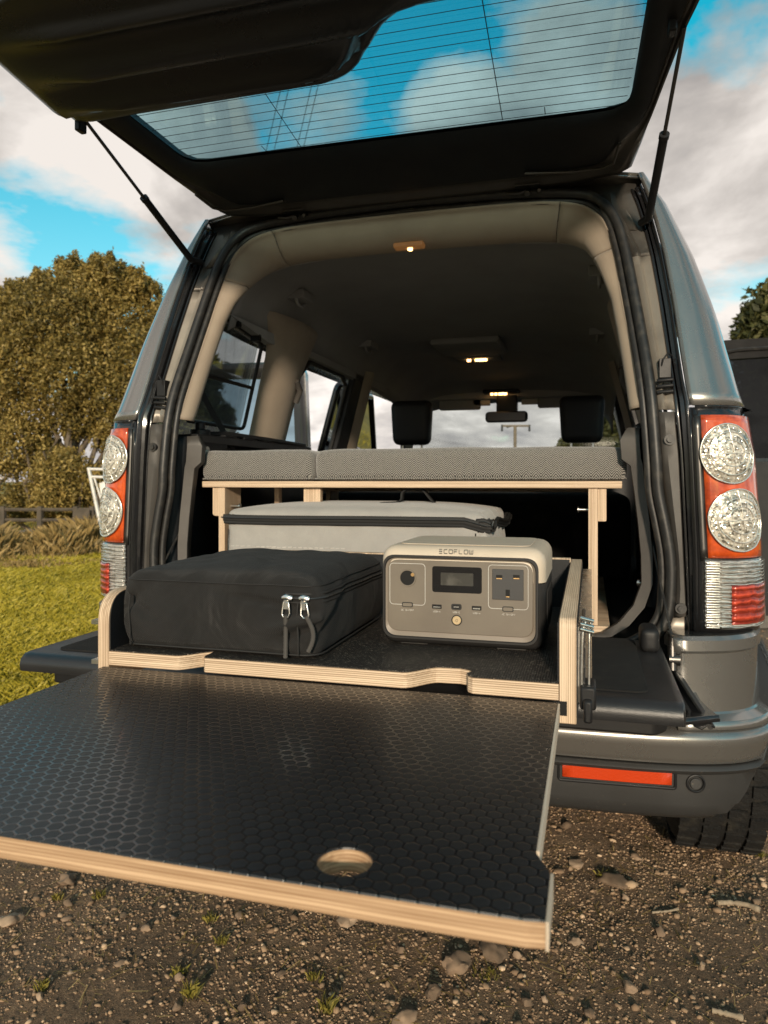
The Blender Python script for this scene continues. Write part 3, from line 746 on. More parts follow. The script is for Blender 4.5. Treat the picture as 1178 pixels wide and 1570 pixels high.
for sg in (1, -1):
    # body-coloured bumper side under the lamp, with its bright top ledge
    prof = [(-.085, .822), (-.040, .820), (-.032, .813), (-.031, .793), (-.037, .787), (-.037, .76), (-.034, .70), (-.033, .676), (-.030, .672), (-.012, .664), (-.002, .652)]
    rows = bump_rows(prof, lambda p, z: z if p.y < .12 else z, lambda p: p.x*sg > .600)
    fixnormals(obj('bumper_side', MB().grid(rows), 'paint', car, smooth=24, solid=.004))
    rows = [[(sg*.604, .05, z), (sg*.604, -.058, z)] for z in (.66, .74, .82)]
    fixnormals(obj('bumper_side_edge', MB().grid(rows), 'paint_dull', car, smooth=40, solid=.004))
    # reflector strip
    i0 = [p for p in full if .375 < p.x*sg < .612]; i0 = sorted(i0, key=lambda p: p.x*sg)
    def bpt(xx, z, off):
        k = min(range(len(full)-1), key=lambda i: abs((full[i].x+full[i+1].x)/2-sg*xx)); a, b = full[k], full[k+1]
        u = (sg*xx-a.x)/(b.x-a.x); p = a+(b-a)*u; t = (b-a).normalized(); n = Vector((t.y, -t.x)); q = p+n*off; return (q.x, q.y, z)
    rows = [[bpt(xx, z, off) for xx in [.393+.202*i/10 for i in range(11)]] for z, off in ((.542, -.010), (.544, -.0075), (.568, -.0055), (.570, -.010))]
    rf = fixnormals(obj('reflector', MB().grid(rows), 'reflector_orange', car, smooth=30, solid=.003))
    rows = [bpt(xx, z, -.0085) for xx, z in roundpoly([(.386, .537), (.602, .537), (.602, .573), (.386, .573)], .005, 3)]
    obj('reflector_frame', MB().tube(rows, .0028, 6, closed=True), 'black_plastic', rf)
    sx, sy, _ = bpt(.640, .548, -.010)
    ps = obj('parking_sensor', MB().tube([(sx-.002*sg, sy+.012, .548), (sx, sy-.0045, .548)], .0105, 24), 'bumper_low', car, bevel=.001)
    obj('sensor_ring', MB().tube([(sx+.0155*math.cos(a), sy-.002+.003*math.cos(a)*sg, .548+.0155*math.sin(a)) for a in [2*PI*k/28 for k in range(28)]], .0022, 6, closed=True), 'black_plastic', ps)
# tread plate on the bumper
mb = MB(); mb.box(-.56, .56, -.085, .06, .648, .6595)
for k in range(3): mb.box(-.50, .50, -.072+.030*k, -.062+.030*k, .6595, .6635)
obj('tread_plate', mb, 'black_plastic', car, bevel=.004)
obj('rear_valance', MB().box(-.60, .60, .03, .06, .56, .76), 'black_plastic', car)

# ---- lower tailgate flap
flap = obj('tailgate_flap', MB().prism(roundpoly([(-.56, -.02), (-.56, -.37), (-.54, -.40), (.54, -.40), (.56, -.37), (.56, -.02)][::-1], [.01, .03, .02, .02, .03, .01], 4), 2, .735, .765), 'black_plastic', car, bevel=.004)
# outer painted skin, curved underneath, ends standing out as fins
rows = []
for y, z0 in ((.02, .700), (-.06, .690), (-.16, .693), (-.26, .708), (-.35, .724), (-.372, .730)):
    rows.append([(x, y+(.05*(abs(x)/.64)**6), z0+.012*(abs(x)/.64)**4) for x in [-.642+1.284*i/24 for i in range(25)]])
fixnormals(obj('outer_skin', MB().grid(rows), 'black_gloss', flap, smooth=60, solid=-.010))
mb = MB()
for sg in (1, -1):
    mb = MB().tube([(sg*.600, -.03, .752), (sg*.608, -.12, .746), (sg*.620, -.24, .736), (sg*.628, -.32, .732)], .0045, 8)
    obj('flap_edge_seal', mb, 'rubber', flap)
    rows = [[(sg*(.585+.030*j/3+.020*k/6), -.03-.29*k/6, .745-.004*(j == 1)-.012*k/6+.004*(j == 2)) for j in range(4)] for k in range(7)]
    fixnormals(obj('flap_side_plate', MB().grid(rows), 'black_plastic', flap, solid=.003))
# padded load liner
mb = MB()
prof = [(-.012, .765), (-.012, .800), (-.425, .800), (-.437, .798), (-.447, .790), (-.450, .780), (-.447, .768), (-.434, .764)]
rows = [[(x, y+(0.010 if abs(x) > .576 else 0), z-(.003 if abs(x) > .576 else 0)) for y, z in prof] for x in [-.578, -.574, -.565, -.4, 0, .4, .565, .574, .578]]
mb.grid(rows)
mb.add(rows[0], [tuple(range(len(prof)))]).add(rows[-1], [tuple(range(len(prof)))])
fixnormals(obj('load_liner', mb, 'liner', flap, smooth=50))
obj('carpet_panel', MB().prism(roundpoly([(-.53, -.405), (.53, -.405), (.53, -.02), (-.53, -.02)], .02, 4), 2, .8002, .8030), 'carpet', flap)
for sg in (1, -1):
    b = rbox(.034, .075, .046, .012, 3, sg*.553, -.085, .798)
    obj('cable_cover', b, 'black_plastic', flap)
    mb = MB(); mb.cyl((sg*.592, -.055, .775), (sg*.612, -.055, .775), .012, 14).cyl((sg*.598, -.052, .80), (sg*.598, -.060, .755), .009, 10)
    mb.tube([(sg*.598, -.05, .80), (sg*.600, -.048, .815)], .0075, 10)
    obj('cable_anchor', mb, 'dark_steel', flap)
    P0, P1 = Vector((sg*.599, -.047, .812)), Vector((sg*.572, .11, 1.000))
    mb = MB().tube([P0, P0.lerp(P1, .25), P0.lerp(P1, .5)+Vector((0, .001, -.002)), P0.lerp(P1, .75), P1], .0028, 8)
    n = 60
    mb.tube([P0.lerp(P1, .42*k/n)+Vector((math.cos(k*1.6)*.0028, math.sin(k*1.6)*.0028, 0)) for k in range(n)], .0012, 5)
    obj('support_cable', mb, 'rubber', car)
    mb = MB(); mb.tube([(sg*.548, .125, .897), (sg*.597, .105, .897)], .0038, 10).tube([(sg*.546, .126, .897), (sg*.551, .124, .897)], .0085, 12).tube([(sg*.556, .122, .897), (sg*.560, .12, .897)], .006, 12)
    obj('striker_pin', mb, 'steel', car)
mb = MB().tube([(.505, .10, .805), (.530, .06, .800), (.56, .05, .797)], .012, 8)
# side latch box seen by the drawer runner
# ---- raised upper tailgate (glass hatch): local plane, u = across, v = outwards from the hinge
GA = math.atan(.14)
def gp(x, y, d=0):     # d > 0 lies above the inner face
    z = 1.82+.14*(.2-y)
    return (x, y+d*math.sin(GA), z+d*math.cos(GA))
outl = [(.40, .225), (.515, .200), (.535, .09), (.565, -.10), (.588, -.24), (.603, -.30), (.608, -.36), (.628, -.44), (.63, -.56), (.56, -.66), (.30, -.69)]
outl = [(x+.016, y) for x, y in outl]+[(-x+.016, y) for x, y in outl[::-1]]
outl = roundpoly(outl, .02, 3)
gl_hole = roundpoly([(.520, -.020), (.552, -.60), (-.52, -.60), (-.508, -.250), (-.468, -.028)], [.055, .03, .03, .03, .05], 6)
GC = (.03, -.28)
A = byangle(outl, GC, 160); B = byangle(gl_hole, GC, 160)
Bi = [((p[0]-GC[0])*1.03+GC[0], (p[1]-GC[1])*1.05+GC[1]) for p in B]
def lerp2(a, b, u): return (a[0]+(b[0]-a[0])*u, a[1]+(b[1]-a[1])*u)
rows = [[gp(*p, .058) for p in [lerp2(a, b, 0) for a, b in zip(A, B)]],
        [gp(*lerp2(a, b, -.015), .045) for a, b in zip(A, B)],
        [gp(*lerp2(a, b, -.01), .018) for a, b in zip(A, B)],
        [gp(*lerp2(a, b, .03), .008) for a, b in zip(A, B)],
        [gp(*lerp2(a, b, .10), .006) for a, b in zip(A, B)],
        [gp(*lerp2(a, b, .14), .012) for a, b in zip(A, B)],
        [gp(*lerp2(a, b, .20), .012) for a, b in zip(A, B)],
        [gp(*lerp2(a, b, .26), .006) for a, b in zip(A, B)],
        [gp(*lerp2(a, b, .34), .003) for a, b in zip(A, B)],
        [gp(*lerp2(a, b, .80), .010) for a, b in zip(A, B)],
        [gp(*lerp2(a, b, .93), .015) for a, b in zip(A, B)],
        [gp(*b, .022) for b in B]]
# inner frame: painted rim (outer rows) and dark cover (inner rows)
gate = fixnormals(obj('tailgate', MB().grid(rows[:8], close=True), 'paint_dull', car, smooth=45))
fixnormals(obj('inner_cover', MB().grid(rows[7:], close=True), 'trim_black', gate, smooth=60))
Bo = [((p[0]-GC[0])*1.045+GC[0], (p[1]-GC[1])*1.17+GC[1]) for p in B]
rows = [[gp(*a, .058) for a in A], [gp(*lerp2(a, b, .5), .068) for a, b in zip(A, Bo)], [gp(*b, .060) for b in Bo], [gp(*b, .040) for b in Bo]]
fixnormals(obj('outer_frame', MB().grid(rows, close=True), 'black_gloss', gate, smooth=60))
G2 = byangle([((x-GC[0])*1.04+GC[0], (y-GC[1])*1.15+GC[1]) for x, y in gl_hole], GC, 120)
mb = MB().add([gp(*p, .034) for p in G2]+[gp(*p, .039) for p in G2], [tuple(range(120)), tuple(range(239, 119, -1))]+[(i, (i+1) % 120, 120+(i+1) % 120, 120+i) for i in range(120)])
gg = fixnormals(obj('rear_glass', mb, 'tinted_glass', gate, smooth=30))
mb = MB()
for k in range(17):
    y = -.020-k*.026
    x0 = -.47-.038*min(1, (abs(y)-.03)/.2); x1 = .515+.022*min(1, (abs(y)-.03)/.25)
    mb.tube([gp(x0+(x1-x0)*i/16, y-.006*math.sin(PI*i/16), .0325) for i in range(17)], .0007, 4)
for x in (-.19, .267): mb.tube([gp(x, -.022, .0322), gp(x*1.02, -.50, .0322)], .0009, 4)
mb.tube([gp(.355, -.022, .0322), gp(.355, -.045, .0322)], .0009, 4); mb.tube([gp(-.275, -.022, .0322), gp(-.278, -.045, .0322)], .0009, 4)
obj('heater_wires', mb, 'black_plastic', gg, smooth=80)
mb = MB()   # dotted band edge of the glass
fixnormals(obj('glass_band', MB().grid([[gp(*lerp2(a, GC, -.10), .0325) for a in B], [gp(*lerp2(a, GC, -.018), .0325) for a in B]], close=True), 'black_plastic', gg))
# inner trim panel: covers the outer part, deeper on the right-hand side of the picture
def bnd(x):
    return interp(x, [(-.62, -.262), (-.45, -.266), (-.04, -.268), (-.01, -.274), (.02, -.286), (.045, -.306), (.066, -.332), (.09, -.365), (.115, -.390), (.15, -.410), (.20, -.422), (.56, -.43)])
rows = []
xs = [-.597+1.15*i/70 for i in range(71)]
NV = 46
for x in xs:
    row = []
    b0 = bnd(x); end = -.655+.10*(abs(x)/.6)**4
    eL = max(0, min(1, (x+.597)/.05)); eR = max(0, min(1, (.553-x)/.05)); ed = min(eL, eR)**.5
    for j in range(NV+1):
        u = j/NV; y = b0+(end-b0)*u; wv = b0-y
        lip = min(1, wv/.018)
        dp = .020*lip**.5+.040*max(0, min(1, (wv-.035)/.05))**1.3
        ridge = .022*math.exp(-((y+.375-.02*(x+.3))/.016)**2)-.012*math.exp(-((y+.335)/.02)**2)+.030*math.exp(-((y+.470)/.028)**2)-.012*math.exp(-((y+.425)/.016)**2)+.02*math.exp(-((y+.555)/.02)**2)
        fade = max(0, min(1, (x+.56)/.16))*max(0, min(1, (.12+.3*(y < -.45)-x)/.15))
        dp += ridge*fade
        row.append(gp(x if 0 < j else x, y, -.006-dp*(.15+.85*ed)))
    rows.append(row)
fixnormals(obj('trim_panel', MB().grid(rows), 'gate_trim', gate, smooth=70, solid=-.004))
for sg in (1, -1):
    mb = MB(); c = gp(sg*(.592 if sg < 0 else .578), -.258, .0 if sg < 0 else .014)
    mb.box(c[0]-.007, c[0]+.007, c[1]-.012, c[1]+.012, c[2]-.026, c[2]+.01)
    obj('strut_bracket', mb, 'black_plastic', gate, bevel=.003)
    # gas strut
    P0 = Vector(gp(sg*.592+.006, -.250, .002)); P1 = Vector((sg*.570, .150, 1.705))
    J = P0.lerp(P1, .50)
    st = obj('gas_strut', MB().tube([J, P1], .0088, 14).tube([J.lerp(P1, -.015), J.lerp(P1, .03)], .0100, 14), 'black_plastic', car, smooth=50)
    obj('strut_rod', MB().tube([P0, J], .0038, 10), 'dark_steel', st)
    mb = MB(); mb.tube([P1, P1+Vector((-sg*.014, .03, .0))], .009, 10)
    obj('strut_socket', mb, 'black_plastic', st)
    # hinges
    hx = sg*.30
    mb = MB().box(hx-.03, hx+.03, .195, .232, 1.825, 1.835).cyl((hx-.036, .228, 1.822), (hx-.008, .228, 1.822), .0055, 10).cyl((hx+.010, .228, 1.822), (hx+.036, .228, 1.822), .0055, 10)
    mb.tube([(hx-.05, .215, 1.818), (hx-.02, .208, 1.812), (hx+.0, .210, 1.818)], .0038, 8).cyl((hx, .222, 1.822), (hx, .205, 1.808), .007, 10).cyl((hx+.028, .22, 1.820), (hx+.028, .20, 1.812), .005, 8)
    obj('hinge', mb, 'dark_steel', car, bevel=.0015)
    # pressed stiffening plate at the gate corner
    mb = MB().tube([gp(sg*.30, .135, -.001), gp(sg*.40, .150, -.002), gp(sg*.47, .150, -.002), gp(sg*.495, .130, -.002), gp(sg*.505, .06, -.002)], .0035, 6)
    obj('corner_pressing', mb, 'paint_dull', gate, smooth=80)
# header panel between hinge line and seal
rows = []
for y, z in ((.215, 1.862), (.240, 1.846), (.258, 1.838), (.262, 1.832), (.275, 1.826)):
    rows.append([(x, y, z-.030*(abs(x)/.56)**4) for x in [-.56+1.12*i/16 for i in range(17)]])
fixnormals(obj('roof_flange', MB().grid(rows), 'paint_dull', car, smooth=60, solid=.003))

# ================================================================== CABIN
# headliner
HL = [(0, 1.772), (.20, 1.768), (.36, 1.755), (.45, 1.735), (.51, 1.695), (.545, 1.64), (.560, 1.585)]
HL = [(-x, z) for x, z in HL[::-1]]+HL[1:]
rows = [[(x, y, z-dz) for x, z in HL] for y, dz in ((.335, .03), (.39, .004), (.6, -.008), (1.0, -.006), (1.5, .02), (1.56, .03), (1.62, .02), (2.1, .045), (2.45, .09), (2.62, .155), (2.66, .20))]
hl = fixnormals(obj('headliner', MB().grid(rows), 'headliner', car, smooth=60, solid=-.004))
# trim arch swept along the inside of the opening: header, two corners, two pillars
hp_ = [(0, 1.800), (.12, 1.799), (.25, 1.797), (.35, 1.791), (.424, 1.773), (.468, 1.735), (.488, 1.69), (.501, 1.63), (.512, 1.54), (.526, 1.45), (.538, 1.36), (.548, 1.275)]
arc = lin([(-x, 0, z) for x, z in hp_[:0:-1]]+[(x, 0, z) for x, z in hp_], 121)
prof_ = [(-.004, -.010), (.000, .0), (.010, .008), (.026, .016), (.044, .028), (.058, .046), (.064, .070), (.060, .092), (.046, .112), (.0, .125)]
arows = []
for i, p in enumerate(arc):
    t_ = arc[min(i+1, 120)]-arc[max(i-1, 0)]; n_ = Vector((-t_.z, 0, t_.x)).normalized()
    if n_.dot(Vector((-p.x, 0, 1.2-p.z))) < 0: n_ = -n_
    k = 1.0 if p.z > 1.76 else max(.30, 1-(1.76-p.z)/.22*.70); kb = max(.40, min(1.0, .40+(p.z-1.60)*5))
    arows.append([(p.x+n_.x*a_*k, yr(p.z)+.052+b_*kb, p.z+n_.z*a_*k) for a_, b_ in prof_])
iL = next(i for i in range(121) if arc[i].x > -.385); iR = 120-iL; jL = next(i for i in range(121) if arc[i].z > 1.655); jR = 120-jL
for nm, i0_, i1_ in (('rear_pillar_trim', 0, jL), ('corner_trim', jL, iL), ('header_trim', iL, iR), ('corner_trim', iR, jR), ('rear_pillar_trim', jR, 120)):
    seg_ = [list(map(Vector, r_)) for r_ in arows[i0_:i1_+1]]
    # pull each end back a little and turn it in, leaving a fine joint
    for e_, nb_ in ((0, 1), (-1, -2)):
        seg_[e_] = [q.lerp(w_, .07) for q, w_ in zip(seg_[e_], seg_[nb_])]
    fixnormals(obj(nm, MB().grid(seg_), 'beige_trim', car, smooth=70, solid=.003))
for sg in (1, -1):
    # side walls: plane x = .66-.2545*(z-1.15) leaning inwards
    wx = lambda z, o=0: sg*(.66-.2545*(z-1.15)+o)
    def wallpoly(yz, name, material, th=.03, o=0, parent=car, bev=.006):
        n = len(yz); v = [(wx(z, o), y, z) for y, z in yz]+[(wx(z, o+th), y, z) for y, z in yz]
        f = [tuple(range(n)), tuple(range(2*n-1, n-1, -1))]+[(i, (i+1) % n, n+(i+1) % n, n+i) for i in range(n)]
        return fixnormals(obj(name, MB().add(v, f), material, parent, smooth=40, bevel=bev))
    # C pillar (bulging), B pillar, A pillar
    rows = []
    for z in zlist(1.235, 1.66, 14):
        u = (z-1.235)/.425
        y0 = .630+.020*(1-u) if z < 1.56 else .63-(z-1.56)*.9; y1 = .915+.02*u if z < 1.5 else .925+(z-1.5)*.55
        row = []
        for k in range(13):
            s = k/12; bulge = .055*math.sin(PI*min(1, s*1.02))**.55
            row.append((wx(z, .02-bulge), y0+(y1-y0)*s, z))
        rows.append(row)
    fixnormals(obj('centre_pillar_trim', MB().grid(rows), 'beige_trim', car, smooth=70, solid=-.004))
    wallpoly([(1.49, 1.60), (1.475, 1.25), (1.70, 1.25), (1.70, 1.60)], 'door_pillar_trim', 'black_plastic', .03)
    rows = []
    for z in zlist(1.24, 1.62, 8): rows.append([(wx(z, -.002-.022*math.sin(PI*k/6)), 1.60+.12*k/6, z) for k in range(7)])
    fixnormals(obj('belt_pillar_trim', MB().grid(rows), 'beige_trim', car, smooth=70))
    wallpoly([(2.32, 1.60), (2.78, 1.20), (2.92, 1.20), (2.70, 1.60)], 'front_pillar_trim', 'black_plastic', .03)
    obj('door_seal_strip', MB().tube([(wx(1.25, .03), .935, 1.25), (wx(1.50, .03), .95, 1.50), (wx(1.575, .03), 1.02, 1.575), (wx(1.575, .03), 1.40, 1.575), (wx(1.54, .03), 1.475, 1.54), (wx(1.25, .03), 1.47, 1.25)], .010, 8), 'rubber', car)
    wallpoly([(.30, 1.60), (2.62, 1.60), (2.62, 1.56), (1.0, 1.578), (.60, 1.568), (.30, 1.60)][:5], 'cant_rail_trim', 'headliner', .03, bev=0)
    # quarter window: glass, black frame, clips
    q = wallpoly([(.27, 1.602), (.62, 1.566), (.625, 1.30), (.27, 1.30)], 'quarter_window', 'quarter_glass', .004, .045, bev=0)
    fr = MB()
    P_ = [(wx(z, .03), y, z) for y, z in roundpoly([(.26, 1.606), (.612, 1.569), (.618, 1.292), (.26, 1.292)], .02, 4)]
    fr.tube(P_, .006, 6, closed=True)
    fr.tube([(wx(1.425, .03), .27, 1.425), (wx(1.425, .03), .618, 1.425)], .006, 6)
    fr.box(*(sorted((wx(1.59, .0), wx(1.59, .03)))), .38, .395, 1.575, 1.592).box(*(sorted((wx(1.58, .0), wx(1.58, .03)))), .52, .535, 1.56, 1.58)
    obj('window_frame', fr, 'black_plastic', q, smooth=60)
    # dark lower boot side and parcel-shelf ledge
    mb = MB().box(*sorted((sg*.62, sg*.66)), .12, 1.5, .76, 1.235)
    obj('boot_side_trim', mb, 'black_plastic', car, bevel=.01)
    mb = MB().box(*sorted((sg*.545, sg*.665)), .14, .95, 1.222, 1.245)
    for y in (.30, .42, .55): mb.box(*sorted((sg*.55, sg*.60)), y, y+.07, 1.245, 1.252)
    mb.cyl((sg*.585, .22, 1.24), (sg*.585, .22, 1.262), .028, 20).cyl((sg*.585, .22, 1.26), (sg*.585, .22, 1.282), .014, 16)
    mb.tube([(sg*.60, .2, 1.25), (sg*.56, .34, 1.256), (sg*.555, .6, 1.254), (sg*.56, .92, 1.25)], .008, 8)
    obj('parcel_ledge', mb, 'black_plastic', car, bevel=.004)
    mb = MB().cyl((sg*.545, .19, 1.20), (sg*.555, .19, 1.20), .014, 16).cyl((sg*.540, .19, 1.20), (sg*.546, .19, 1.20), .005, 10)
    obj('trim_fastener', mb, 'steel', car)
    # vertical scuff strip beside the seal with its step
    zs = [(1.235, .545, .020), (1.21, .545, .034), (1.17, .548, .034), (1.155, .552, .020), (1.10, .558, .018), (1.03, .566, .018), (.96, .572, .018), (.90, .572, .017), (.85, .556, .018), (.81, .525, .018), (.785, .49, .018), (.775, .45, .016)]
    rows = [[(sg*(x-wd*(1 if True else 0)), .115, z), (sg*(x-wd), .098, z), (sg*(x-.001), .092, z), (sg*x, .105, z)] for z, x, wd in zs]
    fixnormals(obj('scuff_strip', MB().grid(rows), 'grey_trim', car, smooth=45, solid=-.004))
    rows = [[(sg*(x+.034), .065, z), (sg*(x+.004), .105, z), (sg*(x+.004), .30, z)] for z, x, wd in zs[:9]]
    fixnormals(obj('side_lining', MB().grid(rows), 'trim_black', car, smooth=45, solid=.004))
    # seat-belt strap behind the ledge
    mb = MB().tube([(sg*.63, .17, 1.50), (sg*.60, .30, 1.33), (sg*.57, .38, 1.22), (sg*.565, .40, 1.14)], .011, 8, flat=.25)
    obj('belt_strap', mb, 'strap_black', car)
    # grab handles / coat hooks on the headliner
    for (x, y, z) in ((.47, .66, 1.722), (.47, 1.42, 1.70)):
        mb = MB().box(*sorted((sg*(x-.03), sg*(x+.03))), y-.05, y+.05, z-.012, z+.016).tube([(sg*x, y-.04, z-.01), (sg*x, y-.02, z-.028), (sg*x, y+.02, z-.028), (sg*x, y+.04, z-.01)], .006, 8)
        obj('coat_hook', mb, 'headliner', car, bevel=.005)
    # belt guide on the pillar
    obj('belt_guide', MB().tube([(wx(1.47, -.035), .80, 1.47), (wx(1.44, -.045), .83, 1.44), (wx(1.40, -.035), .84, 1.40)], .011, 10), 'grey_trim', car)
    # sun visor
    mb = rbox(.30, .012, .11, .005, 2, sg*.30, 2.64, 1.475)
    vz = obj('sun_visor', MB().prism(roundpoly([(sg*.16, 1.60), (sg*.16, 1.53), (sg*.40, 1.53), (sg*.40, 1.60)][::(-1 if sg > 0 else 1)], .015, 3), 1, 2.60, 2.612), 'visor' if 0 else 'headliner', car)
    # front seat: back and headrest
    sx = .405 if sg > 0 else -.432
    st = obj('front_seat', rbox(.48, .16, .66, .06, 5, sx, 2.06, .62), 'seat_black', car, smooth=80)
    hr = rbox(.215, .10, .225, .035, 5, sx, 2.06, 1.305, disp=lambda p, n: Vector((p.x*(-.12)*(1-p.z/.225)*1.0, 0, 0)))
    obj('headrest', hr, 'seat_black', st, smooth=80)
    obj('headrest_rod', MB().cyl((sx-.05, 2.06, 1.25), (sx-.05, 2.06, 1.32), .006, 8).cyl((sx+.05, 2.06, 1.25), (sx+.05, 2.06, 1.32), .006, 8), 'steel', st)

obj('load_floor', MB().box(-.64, .64, .02, 2.9, .742, .775), 'carpet', car, bevel=.004)
obj('folded_seat', rbox(1.16, .62, .30, .04, 4, 0, 1.38, .776), 'carpet', car, smooth=80)
obj('load_sill', MB().box(-.575, .575, -.002, .075, .735, .783), 'black_plastic', car, bevel=.008)
obj('front_bulkhead', MB().box(-.80, .80, 2.86, 2.95, .45, 1.17), 'black_plastic', car, bevel=.02)
obj('dashboard', rbox(1.30, .42, .34, .08, 4, 0, 2.70, .83), 'trim_black', car, smooth=80)
# windscreen
ws = MB().add([(-.66, 3.05, 1.18), (.66, 3.05, 1.18), (.56, 2.62, 1.60), (-.56, 2.62, 1.60), (-.66, 3.054, 1.184), (.66, 3.054, 1.184), (.56, 2.624, 1.604), (-.56, 2.624, 1.604)], [(0, 1, 2, 3), (7, 6, 5, 4), (0, 4, 5, 1), (1, 5, 6, 2), (2, 6, 7, 3), (3, 7, 4, 0)])
wsc = fixnormals(obj('windscreen', ws, 'windscreen_glass', car, smooth=0))
obj('windscreen_header', MB().box(-.58, .58, 2.58, 2.68, 1.585, 1.80), 'headliner', car, bevel=.01)
mb = MB()
mm = obj('rear_view_mirror', rbox(.235, .03, .062, .022, 3, -.005, 2.52, 1.448), 'black_plastic', car, smooth=80)
obj('mirror_glass', MB().box(-.11, .10, 2.5035, 2.506, 1.455, 1.502), 'mirror', mm, bevel=.001)
obj('mirror_mount', MB().box(-.062, .052, 2.53, 2.60, 1.49, 1.60).cyl((-.005, 2.53, 1.48), (-.005, 2.58, 1.52), .014, 10), 'black_plastic', mm, bevel=.01)
for xa_, xb_ in ((-.205, -.105), (.070, .172)):
    obj('visor_flap', MB().box(xa_, xb_, 2.60, 2.615, 1.552, 1.592), 'visor', car, bevel=.004)
# interior lights
def dome(name, x, y, z, w_, d_, glows, body='headliner'):
    o = obj(name, rbox(w_, d_, .02, .008, 2, x, y, z-.016), body, car, smooth=80)
    for gx_, gy_, r in glows: obj('bulb', MB().tube([(x+gx_, y+gy_-.004, z-.014), (x+gx_, y+gy_, z-.026)], r, 12), 'lamp_glow', o, smooth=80)
    return o
hd = obj('header_lamp', MB().box(-.050, .030, .268, .300, 1.7285, 1.742), 'lamp_amber', car, bevel=.004)
obj('bulb', MB().tube([(-.008, .286, 1.731), (-.008, .284, 1.725)], .007, 12), 'lamp_glow', hd)
dome('ceiling_lamp', -.085, 2.02, 1.735, .22, .16, [(-.045, -.02, .010), (-.008, -.02, .007), (.012, -.02, .013), (.035, -.02, .010)])
dome('overhead_console', -.035, 2.56, 1.628, .20, .12, [(-.05, -.04, .008), (-.028, -.04, .008), (-.002, -.04, .012), (.022, -.04, .012)], 'black_plastic')
obj('roof_console', rbox(.30, .34, .03, .012, 2, -.08, 1.72, 1.715), 'headliner', car, smooth=80)

# open rear side doors
for sg in (1, -1):
    hxd, hyd = sg*.885, 1.80
    ang = rad(82)
    dx_, dy_ = sg*math.sin(ang), -math.cos(ang)          # direction of the leaf away from the hinge
    nx2, ny2 = -dy_, dx_
    def D(u, z, t): return (hxd+dx_*u+nx2*t, hyd+dy_*u+ny2*t, z)
    def slab(poly, t0, t1):
        n = len(poly); v = [D(u, z, t0) for u, z in poly]+[D(u, z, t1) for u, z in poly]
        return MB().add(v, [tuple(range(n)), tuple(range(2*n-1, n-1, -1))]+[(i, (i+1) % n, n+(i+1) % n, n+i) for i in range(n)])
    dr = fixnormals(obj('side_door', slab(roundpoly([(.0, .48), (.86, .60), (.98, .85), (.98, 1.20), (.0, 1.20)], .03, 3), -.05, .05), 'paint', car, bevel=.01))
    outer = byangle(roundpoly([(.0, 1.17), (.02, 1.68), (.10, 1.71), (.80, 1.70), (.98, 1.50), (.99, 1.17)], .04, 4), (.45, 1.42), 90)
    inner = byangle(roundpoly([(.07, 1.215), (.085, 1.63), (.77, 1.635), (.91, 1.48), (.92, 1.215)], .03, 4), (.45, 1.42), 90)
    rows = [[D(*a_, -.03) for a_ in outer], [D(*a_, .03) for a_ in outer], [D(*lerp2(a_, b_, .5), .034) for a_, b_ in zip(outer, inner)], [D(*b_, .018) for b_ in inner], [D(*b_, -.02) for b_ in inner], [D(*a_, -.03) for a_ in outer]]
    fixnormals(obj('door_window_frame', MB().grid(rows, close=True), 'black_gloss', dr, smooth=50))
    obj('door_rubber', MB().tube([D(*lerp2(a_, b_, .55), -.034) for a_, b_ in zip(outer, inner)], .008, 6, closed=True), 'rubber', dr)
    v = inner; n = len(v)
    fixnormals(obj('door_glass', MB().add([D(*p, 0) for p in v]+[D(*p, .004) for p in v], [tuple(range(n)), tuple(range(2*n-1, n-1, -1))]), 'dark_glass' if sg > 0 else 'side_glass', dr, smooth=0))
    obj('door_trim', slab(roundpoly([(.03, .56), (.84, .66), (.95, .88), (.95, 1.19), (.03, 1.19)], .03, 3), -.085, -.052), 'trim_black', dr, bevel=.01)
    # closed front door
    fd = fixnormals(obj('front_door', MB().grid([[(sg*(.872+.008*math.sin(PI*(z-.48)/.8)), y, z) for y in (1.83, 2.2, 2.6, 2.84)] for z in zlist(.48, 1.25, 6)]), 'paint', car, smooth=60, solid=.004))
    wp = [(1.86, 1.26), (1.86, 1.60), (2.42, 1.60), (2.82, 1.26)]
    fr = MB().tube([(sg*(.86-.28*(z-1.25)), y, z) for y, z in roundpoly(wp, .03, 4)], .018, 8, closed=True)
    fixnormals(obj('door_window_frame', fr, 'black_gloss', fd, smooth=60))
    fixnormals(obj('door_glass', MB().add([(sg*(.86-.28*(z-1.25)), y, z) for y, z in wp]+[(sg*(.864-.28*(z-1.25)), y, z) for y, z in wp], [(0, 1, 2, 3), (7, 6, 5, 4)]), 'side_glass', fd, smooth=0))
    ww = obj('door_mirror', rbox(.22, .14, .20, .05, 4, sg*1.02, 2.72, 1.18), 'paint', car, smooth=80)

